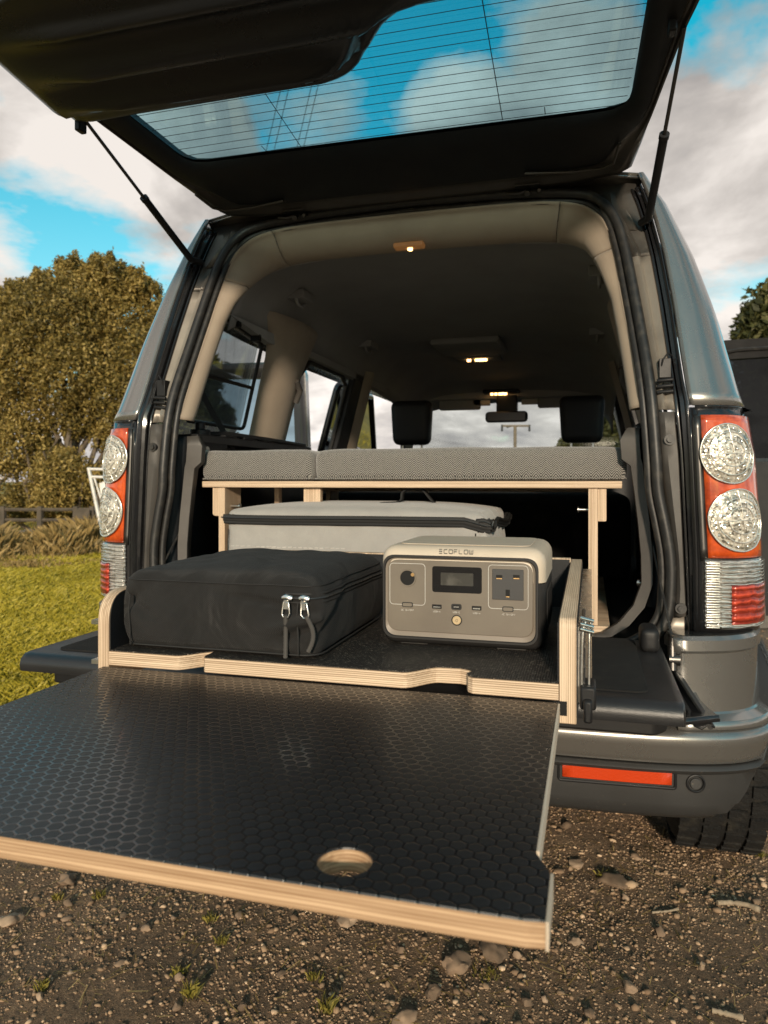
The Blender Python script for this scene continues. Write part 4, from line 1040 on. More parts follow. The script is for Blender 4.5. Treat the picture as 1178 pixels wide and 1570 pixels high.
# wheels
def wheel(x, y, sg):
    R_, W_ = .365, .245
    prof = [(-W_/2+.03, .235), (-W_/2+.005, .27), (-W_/2, .31), (-W_/2+.015, .345), (-W_/2+.035, R_), (W_/2-.035, R_), (W_/2-.015, .345), (W_/2, .31), (W_/2-.005, .27), (W_/2-.03, .235)]
    def lathe(prof, seg=48):
        return [[(x+sg*u, y+r*math.cos(2*PI*k/seg), R_+.005+r*math.sin(2*PI*k/seg)) for u, r in prof] for k in range(seg+1)]
    wroot = fixnormals(obj('wheel', MB().grid(lathe([(-.02, .01), (-.02, .06), (.0, .16), (.02, .22), (.06, .23), (W_/2-.03, .24)])), 'alloy', car, smooth=50))
    mb = MB().grid(lathe(prof))
    for k in range(44):
        a0 = 2*PI*k/44
        for c, wdt, sh in ((-.085, .05, 0), (-.025, .045, .5), (.035, .045, 0), (.09, .045, .5)):
            a1 = a0+sh*2*PI/44; da = .045+.012*((k*7) % 3 == 0)
            v = []
            for rr in (R_-.004, R_+.009):
                for aa in (a1-da, a1+da):
                    for uu in (c-wdt/2, c+wdt/2): v.append((x+sg*uu, y+rr*math.cos(aa), R_+.005+rr*math.sin(aa)))
            mb.add(v, [(0, 1, 3, 2), (4, 6, 7, 5), (0, 4, 5, 1), (2, 3, 7, 6), (0, 2, 6, 4), (1, 5, 7, 3)])
    fixnormals(obj('tyre', mb, 'tyre', wroot, smooth=35))
for x, y, sg in ((.795, .93, 1), (-.795, .93, -1), (.79, 3.35, 1), (-.79, 3.35, -1)): wheel(x, y, sg)

# ================================================================== BED PLATFORM
bed = thing('bed_platform', 'plywood bed platform standing on legs across the boot, under the tweed cushions', 'bed platform', (0, .12, .775))
def W(o): # parts are modelled in world coordinates: shift into the parent's frame
    o.data.transform(o.parent.matrix_world.inverted() if False else Matrix.Translation(-o.parent.location)); return o
def part(name, mb, material, parent, **k): return W(fixnormals(obj(name, mb, material, parent, **k)))
part('platform_board', MB().box(-.527, .513, .13, 1.05, 1.1045, 1.1205), 'ply_z', bed, bevel=.0015)
part('rear_lip', MB().box(-.505, .495, .90, 1.02, 1.085, 1.1040), 'ply_z', bed, bevel=.0015)
for sg, xa, xb in ((-1, -.482, -.464), (1, .441, .461)):
    for y0 in (.135, .93):
        part('leg', MB().box(xa, xb, y0, y0+.09, .797, 1.1035), 'ply_x', bed, bevel=.001)
    ba, bb = (-.501, -.4825) if sg < 0 else (.4615, .480)
    pr_ = [(ba, 1.1035), (bb, 1.1035), (bb, 1.030), (ba, 1.030)]
    br = roundpoly(pr_, [0, 0, 0, .017] if sg < 0 else [0, 0, .004, 0], 5)
    part('leg_bracket', MB().prism(br, 1, .138, .218), 'ply_x', bed, bevel=.001)
    part('foot_board', MB().box(min(xa, ba)-.012 if sg < 0 else .428, .487 if sg > 0 else -.448, .13, 1.03, .777, .7965), 'ply_z', bed, bevel=.001)
    bx = (-.464, -.440) if sg < 0 else (.441, .420)
    part('fixing_bolt', MB().tube([(bx[0], .17, 1.055), (bx[1], .17, 1.055)], .0035, 10).tube([(bx[1], .17, 1.055), (bx[1]-.003*sg, .17, 1.055)], .007, 10), 'steel', bed)
part('leg', MB().box(-.252, -.207, .150, .168, .777, 1.1035), 'ply_x', bed, bevel=.001)
part('brace', MB().box(-.40, -.385, .30, .318, .90, 1.1035), 'ply_x', bed, bevel=.001)
def cushion(x0, x1, label):
    cx_ = (x0+x1)/2; wd = x1-x0
    t = thing('cushion', label, 'cushion', (cx_, .48, 1.121), 0, 'tweed cushions on the bed platform')
    def dsp(p, n):
        f = max(0, 1-abs(p.x)/(wd/2)); a = noise.noise(Vector((p.x*7+cx_*9, p.y*7, p.z*9)))*.0035
        return Vector((0, 0, .004*min(1, f*6)-.001 if n.z > .5 else 0))+n*a*(0 if n.z < -.5 else 1)
    o = obj('cushion_cover', rbox(wd, .70, .076, .020, 14, disp=dsp, nz=3, nx=26), 'herringbone', t, smooth=80)
    sm = [(x, y) for x, y in roundpoly([(-wd/2, -.35), (wd/2, -.35), (wd/2, .35), (-wd/2, .35)], .02, 4)]
    obj('cushion_piping', MB().tube([(x*.999, y*.999, .006) for x, y in sm], .0022, 6, closed=True), 'herringbone', t)
cushion(-.531, -.2185, 'shorter tweed cushion at the left end of the plywood platform')
cushion(-.2165, .524, 'longer tweed cushion covering the right part of the plywood platform')

# ================================================================== SLIDING DRAWER
dr = thing('sliding_drawer', 'plywood drawer pulled out of the boot with a drop-down black table board', 'drawer', (.10, -.40, .84))
def bits(path, y1, z0, z1):
    poly = path+[(path[-1][0], y1), (path[0][0], y1)]; return poly
front = [(-.200, -.695), (-.095, -.695)]+[(-.095+.04*i/8, -.695+.034*(3*(i/8)**2-2*(i/8)**3)) for i in range(1, 9)]+[(-.0545, -.6610), (-.0535, -.692), (-.0505, -.695)]
front += [(.222, -.695)]+[(.222+.04*i/8, -.695+.036*(3*(i/8)**2-2*(i/8)**3)) for i in range(1, 9)]+[(.288, -.657), (.300, -.662), (.306, -.672), (.300, -.680), (.303, -.690), (.309, -.695), (.410, -.695)]
poly = front+[(.410, -.165), (-.200, -.165)]
part('drawer_floor', MB().prism(poly, 2, .8645, .8835), 'ply_z', dr, smooth=20)
top = [(x+(.0 if i else 0), y+.0015) for i, (x, y) in enumerate(front)]+[(.410, -.165), (-.200, -.165)]
part('floor_film', MB().prism(top, 2, .8836, .8850), 'mesh_film', dr, smooth=20)
sb = roundpoly([(-.695, .838), (-.695, .965), (-.13, .965), (-.13, .838)], [0, .045, .004, 0], 8)
part('side_board', MB().prism(sb, 0, -.218, -.2005), 'ply_x', dr, bevel=.001)
part('side_film', MB().prism(roundpoly([(-.692, .885), (-.692, .9635), (-.15, .9635), (-.15, .885)], [0, .044, .004, 0], 8), 0, -.2004, -.1992), 'trim_black', dr)
sb = roundpoly([(-.695, .838), (-.695, .960), (-.13, .972), (-.13, .838)], [0, .012, .004, 0], 4)
sbm = MB().prism(sb, 0, .4105, .4300)
part('side_board', sbm, 'ply_x', dr, bevel=.001)
part('side_film', MB().prism([(-.692, .885), (-.692, .955), (-.15, .968), (-.15, .885)], 0, .4085, .4103), 'trim_black', dr)
part('side_film', MB().prism([(-.692, .845), (-.692, .955), (-.15, .968), (-.15, .845)], 0, .4301, .4316), 'trim_black', dr)
part('board_slot', MB().box(.4106, .4195, -.6965, -.6945, .8475, .8640), 'hole_black', dr)
part('back_board', MB().box(-.200, .410, -.165, -.147, .8645, .976), ['ply_x'], dr, bevel=.001)
part('back_film', MB().box(-.199, .4085, -.1668, -.1652, .885, .974), 'trim_black', dr)
# table board with a finger hole
ty0, ty1 = -1.135, -.700
tp = roundpoly([(-.205, ty1), (-.205, ty0), (.4205, ty0), (.4205, -1.078), (.4095, -1.055), (.4095, ty1)], [0, .012, .002, .002, .002, 0], 4)
HC, HR = (.286, -1.102), .0185
def ringmesh(z, hole=True):
    nn = 72; A_ = byangle(tp, HC, nn*2); return A_
A_ = byangle(tp, HC, 144)
# insert the true corners so that the outline stays crisp
for c in tp:
    k = min(range(144), key=lambda i: (A_[i][0]-c[0])**2+(A_[i][1]-c[1])**2); A_[k] = c
Bh = [(HC[0]+HR*math.cos(2*PI*i/144), HC[1]+HR*math.sin(2*PI*i/144)) for i in range(144)]
zt, zb = .8630, .8450
rows = [[(*b, zt-.0012) for b in Bh], [(*a, zt-.0012) for a in A_], [(*a, zb+.0012) for a in A_], [(*b, zb+.0012) for b in Bh], [(*b, zt-.0012) for b in Bh]]
tb = part('table_board', MB().grid(rows, close=True), 'ply_table', dr, smooth=30)
rows = [[(*b, zt-.0012) for b in Bh], [(*b, zt) for b in [(HC[0]+(x-HC[0])*1.02, HC[1]+(y-HC[1])*1.02) for x, y in Bh]], [(a[0]*.9985+.00016, a[1]+.0006 if a[1] < -1.1 else a[1], zt) for a in A_], [(*a, zt-.0012) for a in A_]]
def sub(name, mb, material, parent, root, **k):
    o = fixnormals(obj(name, mb, material, parent, **k)); o.data.transform(Matrix.Translation(-root.location)); return o
sub('table_film', MB().grid(rows, close=True), 'hex_film', tb, dr, smooth=30)
# pale edge band down the right-hand side of the board
sub('edge_band', MB().box(.4096, .4118, -1.052, -.702, .8455, .8628), 'ply_edge_pale', tb, dr)
sub('edge_band', MB().box(.4206, .4226, -1.134, -1.079, .8455, .8628), 'ply_edge_pale', tb, dr)
# runners: steel channels on both sides with their locking levers
for sg, xo in ((-1, -.218), (1, .4316)):
    o_ = sg
    c = [(xo, .862), (xo+o_*.016, .862), (xo+o_*.016, .868), (xo+o_*.0025, .868), (xo+o_*.0025, .944 if sg > 0 else .918), (xo+o_*.016, .944 if sg > 0 else .918), (xo+o_*.016, .950 if sg > 0 else .924), (xo, .950 if sg > 0 else .924)]
    part('runner_channel', MB().prism(c[::-sg], 1, -.688, -.10), 'steel', dr, smooth=0)
for z0 in (.885, .905, .93, .955):
    part('runner_rod', MB().tube([(.4375, -.690, z0), (.4375, -.60, z0)], .0022, 6), 'dark_steel', dr)
mb = MB().tube([(.436, -.692, .870), (.436, -.694, .90), (.4365, -.692, .93), (.438, -.692, .950), (.441, -.690, .960), (.446, -.688, .957), (.448, -.686, .940)], .0020, 8)
mb.tube([(.444, -.690, .870), (.4445, -.690, .93), (.4445, -.688, .945)], .0016, 8)
for z in (.955, .962, .949): mb.tube([(.434, -.694, z), (.449, -.690, z-.004)], .0026, 6)
part('runner_latch', mb, 'steel', dr, smooth=80)
part('runner_lever', MB().box(.434, .452, -.705, -.66, .858, .885).box(.438, .448, -.715, -.70, .846, .872), 'black_plastic', dr, bevel=.003)
part('runner_base', MB().box(-.19, .40, -.12, .50, .777, .79), 'black_plastic', dr)

# ================================================================== BLACK BAG
bw, bd, bh = .293, .315, .104
bag = thing('storage_bag', 'black zipped fabric bag with two silver zip pulls, on the left of the drawer', 'bag', (-.044, -.5175, .8855))
def bagd(p, n):
    x, y, z = p
    o = Vector((0, 0, 0)); fx = max(0, 1-(abs(x)/(bw/2))**3); fy = max(0, 1-(abs(y)/(bd/2))**3)
    if z > bh*.72: o.z += .016*fx**.5*fy**.5*((z-bh*.72)/(bh*.28))
    nn = noise.noise(Vector((x*11, y*11, z*16))); n2 = noise.noise(Vector((x*30+5, y*30, z*34)))
    fold = 0
    # creases running down from the corner seams on the front face
    if n.y < -.5:
        fold += -.011*math.exp(-((z-.045-(x+.155)*.9)/.010)**2)*math.exp(-((x+.135)/.022)**2)
        fold += -.008*math.exp(-((z-.078+(x+.155)*.5)/.008)**2)*math.exp(-((x+.125)/.03)**2)
        fold += -.013*math.exp(-((z-.040-(x-.13)*.35)/.007)**2)*math.exp(-((x-.12)/.035)**2)
        fold += .010*math.exp(-((z-.052-(x-.13)*.2)/.008)**2)*math.exp(-((x-.125)/.04)**2)
        fold += -.008*math.exp(-((z-.075+(x-.06)*.15)/.006)**2)*math.exp(-((x-.07)/.06)**2)
    if n.x > .5:
        fold += -.008*math.exp(-((z-.045-(y+.12)*.6)/.010)**2)*math.exp(-((y+.115)/.04)**2)+.006*math.exp(-((z-.062-(y+.12)*.5)/.012)**2)*math.exp(-((y+.10)/.05)**2)
    o += n*(nn*.0055+n2*.0022+fold)*(1 if z > .012 else .2)
    o += Vector((x*.03, y*.03, 0))*math.sin(PI*min(1, max(0, z/bh)))
    return o
obj('bag_body', rbox(bw, bd, bh, .019, 46, disp=bagd, nz=22), 'black_nylon', bag, smooth=80)
def rrect(w_, d_, r, z, n=10):
    return [(x, y, z) for x, y in roundpoly([(-w_/2, -d_/2), (w_/2, -d_/2), (w_/2, d_/2), (-w_/2, d_/2)], r, n)]
def bagseam(z, r, k, name, material, part_=1.0, off=0):
    P = rrect(bw+off, bd+off, .03, z, 8); out = []
    m = 220
    # arc-length resample
    V = [Vector(p) for p in P]+[Vector(P[0])]; L = [0]
    for a, b in zip(V, V[1:]): L.append(L[-1]+(b-a).length)
    for i in range(m):
        s = L[-1]*i/m; j = max(q for q in range(len(L)) if L[q] <= s+1e-9); j = min(j, len(V)-2)
        p = V[j].lerp(V[j+1], (s-L[j])/(L[j+1]-L[j])); nrm = Vector((p.x/(bw/2), p.y/(bd/2), 0)); nrm = Vector((round(nrm.x) if abs(nrm.x) > .97 else nrm.x*.3, round(nrm.y) if abs(nrm.y) > .97 else nrm.y*.3, 0))
        if nrm.length > 0: nrm.normalize()
        p = p+bagd(p, nrm)*Vector((1, 1, 0)).length*0+Vector((bagd(p, nrm).x, bagd(p, nrm).y, 0))
        out.append(p)
    return out
for z, r, mt, nm in ((.0865, .0022, 'bag_seam', 'seam'), (.0755, .0018, 'bag_seam', 'seam'), (.081, .0026, 'strap_black', 'zip_tape'), (.0965, .0013, 'bag_seam', 'seam'), (.006, .0020, 'bag_seam', 'seam')):
    Q = bagseam(z, r, 0, nm, mt, off=.001)
    if z in (.0755, .081, .0865): Q = [q for q in Q if q.x > .100 and q.y < .13]; obj(nm, MB().tube(Q, r, 6), mt, bag, smooth=80)
    else: obj(nm, MB().tube(Q, r*.7, 6, closed=True), mt, bag, smooth=80)
obj('zip_teeth', MB().tube([p+Vector((.0006*math.sin(i*2), 0, 0)) for i, p in enumerate(bagseam(.081, .002, 0, '', '', off=.0045)) if p.x > .105 and p.y < .13], .0013, 6), 'dark_steel', bag)
for x in (-.131, .122):
    y0 = -bd/2-.004
    obj('corner_seam', MB().tube([(x, y0-.0022, .006), (x+.001, y0-.0045, .03), (x-.001, y0-.0045, .055), (x, y0-.003, .076)], .0011, 5), 'bag_seam', bag)
# stitched outline lettering band on the lid
mb = MB(); rr = random.Random(4)
for k in range(22):
    x0 = -.105+k*.0095; mb.tube([(x0, .085+rr.uniform(-.004, .004), .1235), (x0+.007, .085+rr.uniform(-.004, .004), .1240)], .0007, 5)
for k in range(12):
    x0 = -.04+k*.0095; mb.tube([(x0, .068+rr.uniform(-.002, .002), .1245), (x0+.006, .068+rr.uniform(-.002, .002), .1245)], .0006, 5)
obj('lid_stitching', mb, 'thread', bag)
for x0, lean, L in ((.108, -.0005, .056), (.132, .004, .046)):
    yb = -bd/2-.0105
    zp = MB().tube([(x0-.006, yb, .0815), (x0, yb-.002, .0830), (x0+.007, yb, .0815)], [.0035, .0052, .0035], 10, flat=.7)
    zo = obj('zip_slider', zp, 'zip_metal', bag, smooth=80)
    c = [(x0-.0035+lean*.3, .077), (x0-.0055+lean*.5, .062), (x0-.0035+lean, .0575), (x0+.0035+lean, .0575), (x0+.0055+lean*.5, .062), (x0+.0035+lean*.3, .077)]
    m2 = MB().tube([(a_, yb-.0035, b_) for a_, b_ in c], .0013, 8, closed=True).box(x0-.0035, x0+.0035, yb-.0045, yb-.0030, .068, .079)
    obj('pull_tab', m2, 'zip_metal', zo, smooth=50)
    m3 = MB(); n = 26
    pts = [(x0+lean*(1+2.2*math.sin(PI*i/n*.9)), yb-.0035+.003*math.sin(PI*i/n), .0600-L*i/n) for i in range(n+1)]
    m3.tube(pts, [.0028+.0005*(i % 2) for i in range(n+1)], 8)
    obj('pull_cord', m3, 'cord', zo, smooth=30)

# ================================================================== POWER STATION
sw, sdp, sh = .2345, .205, .1425
ps = thing('power_station', 'portable power station with a three-pin socket and small display, on the right of the drawer', 'power station', (.2695, -.4535, .8855))
cut = .094
full_ = rbox(sw, sdp, sh, .021, 8, cuts=[cut, cut+.0012])
def split(mb, keep):
    o = MB(); o.v = mb.v; o.f = [f for f in mb.f if keep(sum(mb.v[i][2] for i in f)/len(f))]; o.m = [0]*len(o.f); return o
obj('upper_shell', split(full_, lambda z: z > cut+.0006), 'shell_light', ps, smooth=60)
low = rbox(sw-.002, sdp-.002, sh, .020, 8, cuts=[cut])
obj('lower_shell', split(low, lambda z: z <= cut+.0006), 'shell_dark', ps, smooth=60)
obj('top_groove', MB().prism(roundpoly([(-.095, -.078), (.095, -.078), (.095, .08), (-.095, .08)], .02, 5), 2, sh+.0002, sh+.0014), 'shell_light', ps, bevel=.0006)
def SX(u, v):   # photograph reading turned into the front plane of the station (x, z)
    a = (u-589)/1120; b = (738-v)/1120; t = (-.5575+1.57)/(ts*a+tcx); return (.446+(tcx*a-ts)*t-.2695, H+b*t-.8855)
FY = -sdp/2
def panel(u0, v0, u1, v1, r, y0, y1, name, material, parent=ps, bevel=0):
    a = SX(u0, (v0+v1)/2); b = SX(u1, (v0+v1)/2); c = SX((u0+u1)/2, v0); d = SX((u0+u1)/2, v1)
    return fixnormals(obj(name, MB().prism(roundpoly([(a[0], d[1]), (b[0], d[1]), (b[0], c[1]), (a[0], c[1])], r, 6), 1, y0, y1), material, parent, bevel=bevel))
def outline(u0, v0, u1, v1, r, y, rad_, name, material, parent=ps, gap=None):
    a = SX(u0, (v0+v1)/2); b = SX(u1, (v0+v1)/2); c = SX((u0+u1)/2, v0); d = SX((u0+u1)/2, v1)
    P = roundpoly([(a[0], d[1]), (b[0], d[1]), (b[0], c[1]), (a[0], c[1])], r, 6)
    return obj(name, MB().tube([(x, y, z) for x, z in P], rad_, 6, closed=True), material, parent, smooth=80)
bz0 = roundpoly([(SX(587, 910)[0], SX(700, 984)[1]), (SX(826, 910)[0], SX(700, 984)[1]), (SX(826, 910)[0], SX(700, 853)[1]), (SX(587, 910)[0], SX(700, 853)[1])], .0185, 8)
cc = (sum(p[0] for p in bz0)/len(bz0), sum(p[1] for p in bz0)/len(bz0))
def sc_(P, dx, dz):
    w0 = max(p[0] for p in P)-min(p[0] for p in P); h0 = max(p[1] for p in P)-min(p[1] for p in P)
    return [(cc[0]+(x-cc[0])*(w0-2*dx)/w0, cc[1]+(z-cc[1])*(h0-2*dz)/h0) for x, z in P]
rows = [[(x, FY-.0002, z) for x, z in bz0], [(x, FY-.0024, z) for x, z in sc_(bz0, .0006, .0006)], [(x, FY-.0024, z) for x, z in sc_(bz0, .0030, .0030)], [(x, FY-.0004, z) for x, z in sc_(bz0, .0042, .0042)]]
fixnormals(obj('bezel', MB().grid(rows, close=True), 'shell_dark', ps, smooth=40))
rows = [[(x, FY-.0004, z) for x, z in sc_(bz0, .0042, .0042)], [(x, FY+.0010, z+(.0040 if z < cc[1] else 0)) for x, z in sc_(bz0, .0075, .0070)]]
fixnormals(obj('bezel_slope', MB().grid(rows, close=True), 'panel_slope', ps, smooth=40))
PYf = FY-.0012
pn = [(x, z+(.0040 if z < cc[1] else 0)) for x, z in sc_(bz0, .0075, .0070)]
fixnormals(obj('front_panel', MB().prism(pn, 1, FY+.01, PYf), 'panel_grey', ps, bevel=.0008))
# 12 V outlet
o = outline(598, 864, 652, 927, .006, PYf-.0001, .00035, 'outlet_outline', 'print_white')
hx_, hz_ = SX(625, 886)
fixnormals(obj('outlet_rim', MB().grid([[(hx_+r_*math.cos(2*PI*k/36), y_, hz_+r_*math.sin(2*PI*k/36)) for k in range(36)] for r_, y_ in ((.0128, PYf-.0001), (.0124, PYf-.0012), (.0108, PYf-.0012), (.0104, PYf-.0003))], close=True), 'panel_grey', ps, smooth=40))
oh = fixnormals(obj('outlet_hole', MB().tube([(hx_, PYf-.0004, hz_), (hx_, PYf-.0001, hz_)], .0104, 36), 'hole_black', ps))
ox, oz = SX(633, 881)
obj('outlet_pin', MB().tube([(ox, PYf-.0005, oz), (ox, PYf-.0014, oz)], .0026, 16), 'brass', oh)
# display
panel(663, 869, 739, 909, .004, FY, PYf-.0006, 'display_frame', 'screen_black')
panel(676, 878.5, 726, 898, .0015, FY, PYf-.0009, 'display', 'lcd')
# socket
outline(749, 867, 810, 934, .006, PYf-.0001, .00035, 'socket_outline', 'print_white')
sk = panel(755, 873, 803, 920, .001, FY, PYf-.0010, 'mains_socket', 'socket', bevel=.0005)
for a, b, c, d in ((761, 881.5, 770.5, 888), (787, 881.5, 797, 888), (775.5, 904, 782, 916)):
    panel(a, b, c, d, .0003, FY, PYf-.0012, 'socket_hole', 'hole_black', sk)
    panel(a+.5, d-1.8, c-.5, d-.3, .0002, FY, PYf-.00135, 'socket_contact', 'brass', sk)
def button(u, v, w_, h_):
    panel(u-w_, v-h_, u+w_, v+h_, .0028, FY, PYf-.0006, 'button_rim', 'shell_dark'); return panel(u-w_+1.4, v-h_+1.3, u+w_-1.4, v+h_-1.3, .0022, FY, PYf-.0012, 'button', 'panel_grey')
button(625, 927, 8.5, 3.8); button(779, 934, 8.8, 4.0)
for u, v in ((670, 930), (731, 932.5)):
    panel(u-7.3, v-3.2, u+7.3, v+3.2, .0004, FY, PYf-.0003, 'usb_port', 'hole_black'); panel(u-5.5, v-.3, u+5.5, v+1.6, .0003, FY, PYf-.0006, 'usb_tongue', 'steel')
panel(700-8, 930.5-4.6, 700+8, 930.5+4.6, .0033, FY, PYf-.0005, 'usb_rim', 'shell_dark'); panel(700-5.8, 928, 700+5.8, 933, .0018, FY, PYf-.0008, 'usb_port', 'hole_black'); panel(700-4.2, 929.8, 700+4.2, 931.4, .0004, FY, PYf-.0010, 'usb_tongue', 'steel')
bx_, bz_ = SX(700.5, 951)
obj('power_button_ring', MB().tube([(bx_+.0069*math.cos(2*PI*k/32), PYf-.0002, bz_+.0069*math.sin(2*PI*k/32)) for k in range(32)], .0007, 6, closed=True), 'shell_dark', ps)
pb = obj('power_button', MB().tube([(bx_, PYf, bz_), (bx_, PYf-.0013, bz_)], .0061, 32), 'button_gold', ps, bevel=.0004)
obj('power_symbol', MB().tube([(bx_+.0017*math.cos(a), PYf-.0014, bz_+.0017*math.sin(a)) for a in [PI*.5+.6+(2*PI-1.2)*k/14 for k in range(15)]], .00025, 5).tube([(bx_, PYf-.0014, bz_+.0006), (bx_, PYf-.0014, bz_+.0024)], .00025, 5), 'print_grey', pb)
obj('rubber_foot', MB().box(-.09, -.05, -.085, -.05, -.0005, .004).box(.05, .09, -.085, -.05, -.0005, .004), 'rubber', ps)
mb = MB()
for i in range(9): mb.tube([(sw/2+.0002, -.06+.014*i, .03), (sw/2+.0002, -.06+.014*i, .08)], .0012, 5)
obj('vent_slots', mb, 'hole_black', ps)
# lettering drawn as strokes
GLY = {'E': [[(0, 0), (.9, 0)], [(0, .5), (.9, .5)], [(0, 1), (.9, 1)]], 'C': [[(.9, 1), (.12, 1), (0, .85), (0, .15), (.12, 0), (.9, 0)]],
       'O': [[(.12, 0), (.88, 0), (1, .15), (1, .85), (.88, 1), (.12, 1), (0, .85), (0, .15), (.12, 0)]], 'F': [[(0, 0), (0, .5), (.75, .5)], [(0, .5), (0, 1), (.9, 1)]],
       'L': [[(0, 1), (0, 0), (.8, 0)]], 'W': [[(0, 1), (0, .1), (.1, 0), (.4, 0), (.5, .1), (.5, .9)], [(.5, .1), (.6, 0), (.9, 0), (1, .1), (1, 1)]],
       'D': [[(0, 0), (0, 1), (.7, 1), (1, .7), (1, .3), (.7, 0), (0, 0)]], 'N': [[(0, 0), (0, 1), (1, 0), (1, 1)]], 'U': [[(0, 1), (0, .15), (.15, 0), (.85, 0), (1, .15), (1, 1)]],
       'S': [[(1, 1), (0, 1), (0, .5), (1, .5), (1, 0), (0, 0)]], 'B': [[(0, 0), (0, 1), (.9, 1), (.9, .5), (0, .5)], [(.9, .5), (1, .4), (1, 0), (0, 0)]],
       'A': [[(0, 0), (.5, 1), (1, 0)], [(.2, .4), (.8, .4)]], '-': [[(.1, .5), (.8, .5)]], '/': [[(0, 0), (.8, 1)]], ' ': [],
       'e': [[(0, 0), (0, 1), (.9, 1)], [(0, .5), (.8, .5)], [(0, 0), (.9, 0)]]}
def stroke_text(s, u, v, h, r, adv, y, name, material):
    cx_, cz_ = SX(u, v); wd = adv*h; x = cx_-(len(s)*wd-(wd-.72*h*adv))/2; mb = MB()
    for ch in s:
        for pl in GLY[ch]:
            mb.tube([(x+p[0]*wd*.72, y, cz_-h/2+p[1]*h) for p in pl], r, 4)
        x += wd
    return obj(name, mb, material, ps, smooth=0)
stroke_text('ECOFLOW', 699, 845.8, .0056, .00042, 1.28, FY-.0003, 'lettering', 'print_grey')
stroke_text('DC ON/OFF', 625, 935.3, .0021, .00017, 1.0, PYf-.0001, 'lettering', 'print_white')
stroke_text('AC ON/OFF', 780, 942.3, .0021, .00017, 1.0, PYf-.0001, 'lettering', 'print_white')
stroke_text('USB-A', 670, 937.6, .0021, .00017, 1.0, PYf-.0001, 'lettering', 'print_white')
stroke_text('USB-C', 700, 938.8, .0021, .00017, 1.0, PYf-.0001, 'lettering', 'print_white')
stroke_text('USB-A', 731, 940.2, .0021, .00017, 1.0, PYf-.0001, 'lettering', 'print_white')

# ================================================================== GREY COOL BAG
cw, cd, ch = .635, .36, .276
cb = thing('cool_bag', 'wide light grey cool bag with black zip and carry handle, under the bed platform', 'bag', (-.093, .215, .7755))
def cbd(p, n):
    x, y, z = p; o = Vector((0, 0, 0))
    fx = max(0, 1-(abs(x)/(cw/2))**4); fy = max(0, 1-(abs(y)/(cd/2))**4)
    if z > ch*.85: o.z += .018*fx*fy*(z-ch*.85)/(ch*.15)
    nn = noise.noise(Vector((x*8+3, y*8, z*9))); n2 = noise.noise(Vector((x*22, y*22, z*20+7)))
    f = 1
    if n.x > .4: nn *= 1.8; o += n*.010*math.sin(PI*z/ch)+n*(.006*math.sin(y*75+z*14))
    o += n*(nn*.009+n2*.003)*f*math.sin(PI*min(1, max(.05, z/ch)))**.3
    return o
obj('bag_body', rbox(cw, cd, ch, .022, 34, disp=cbd, nz=16, nx=50), 'grey_nylon', cb, smooth=80)
def cring(z, off, wob=0):
    P = []
    for i, (x, y, _) in enumerate(lin(rrect(cw+off, cd+off, .05, z, 6)+[rrect(cw+off, cd+off, .05, z, 6)[0]], 150)[:-1]):
        k = 1 if x > cw/2-.06 else .15
        P.append((x+(.011 if x > cw/2-.06 else 0), y, z+.006*k*math.sin(i*1.1)*(1 if wob else .5)-.006*(x > cw/2-.03)))
    return P
obj('zip_tape', MB().tube(cring(ch-.020, .012, 1), .0085, 8, closed=True, flat=.35), 'bag_seam', cb, smooth=80)
obj('zip_tape', MB().tube(cring(ch-.030, .010, 1), .0045, 8, closed=True, flat=.5), 'strap_black', cb, smooth=80)
obj('zip_teeth', MB().tube([(x, y+.0005*(i % 2), z) for i, (x, y, z) in enumerate(cring(ch-.019, .019, 1))], .0019, 6, closed=True), 'dark_steel', cb, smooth=30)
obj('front_seam', MB().tube([(cw/2-.022, -cd/2-.004, .02), (cw/2-.022, -cd/2-.006, .12), (cw/2-.022, -cd/2-.006, .23)], .0015, 5), 'bag_seam', cb)
obj('front_seam', MB().tube([(-cw/2+.012, -cd/2-.003, .02), (-cw/2+.010, -cd/2-.006, .12), (-cw/2+.012, -cd/2-.006, .23)], .0012, 5), 'bag_seam', cb)
hp = [(.050, -.08, ch+.014), (.085, -.07, ch+.016), (.096, -.055, ch+.022), (.098, -.05, ch+.040), (.112, -.04, ch+.046), (.142, -.04, ch+.046), (.156, -.035, ch+.030), (.172, -.025, ch+.012), (.195, -.02, ch+.010)]
hp = lin(hp, 30)
mb = MB().grid([[(p.x, p.y-.014, p.z+.001), (p.x, p.y+.016, p.z+.001)] for p in hp])
obj('handle', mb, 'strap_black', cb, smooth=80, solid=.003)
obj('label_tab', MB().box(-.045, .02, -cd/2+.018, -cd/2+.034, ch+.000, ch+.0045), 'strap_black', cb, bevel=.001)

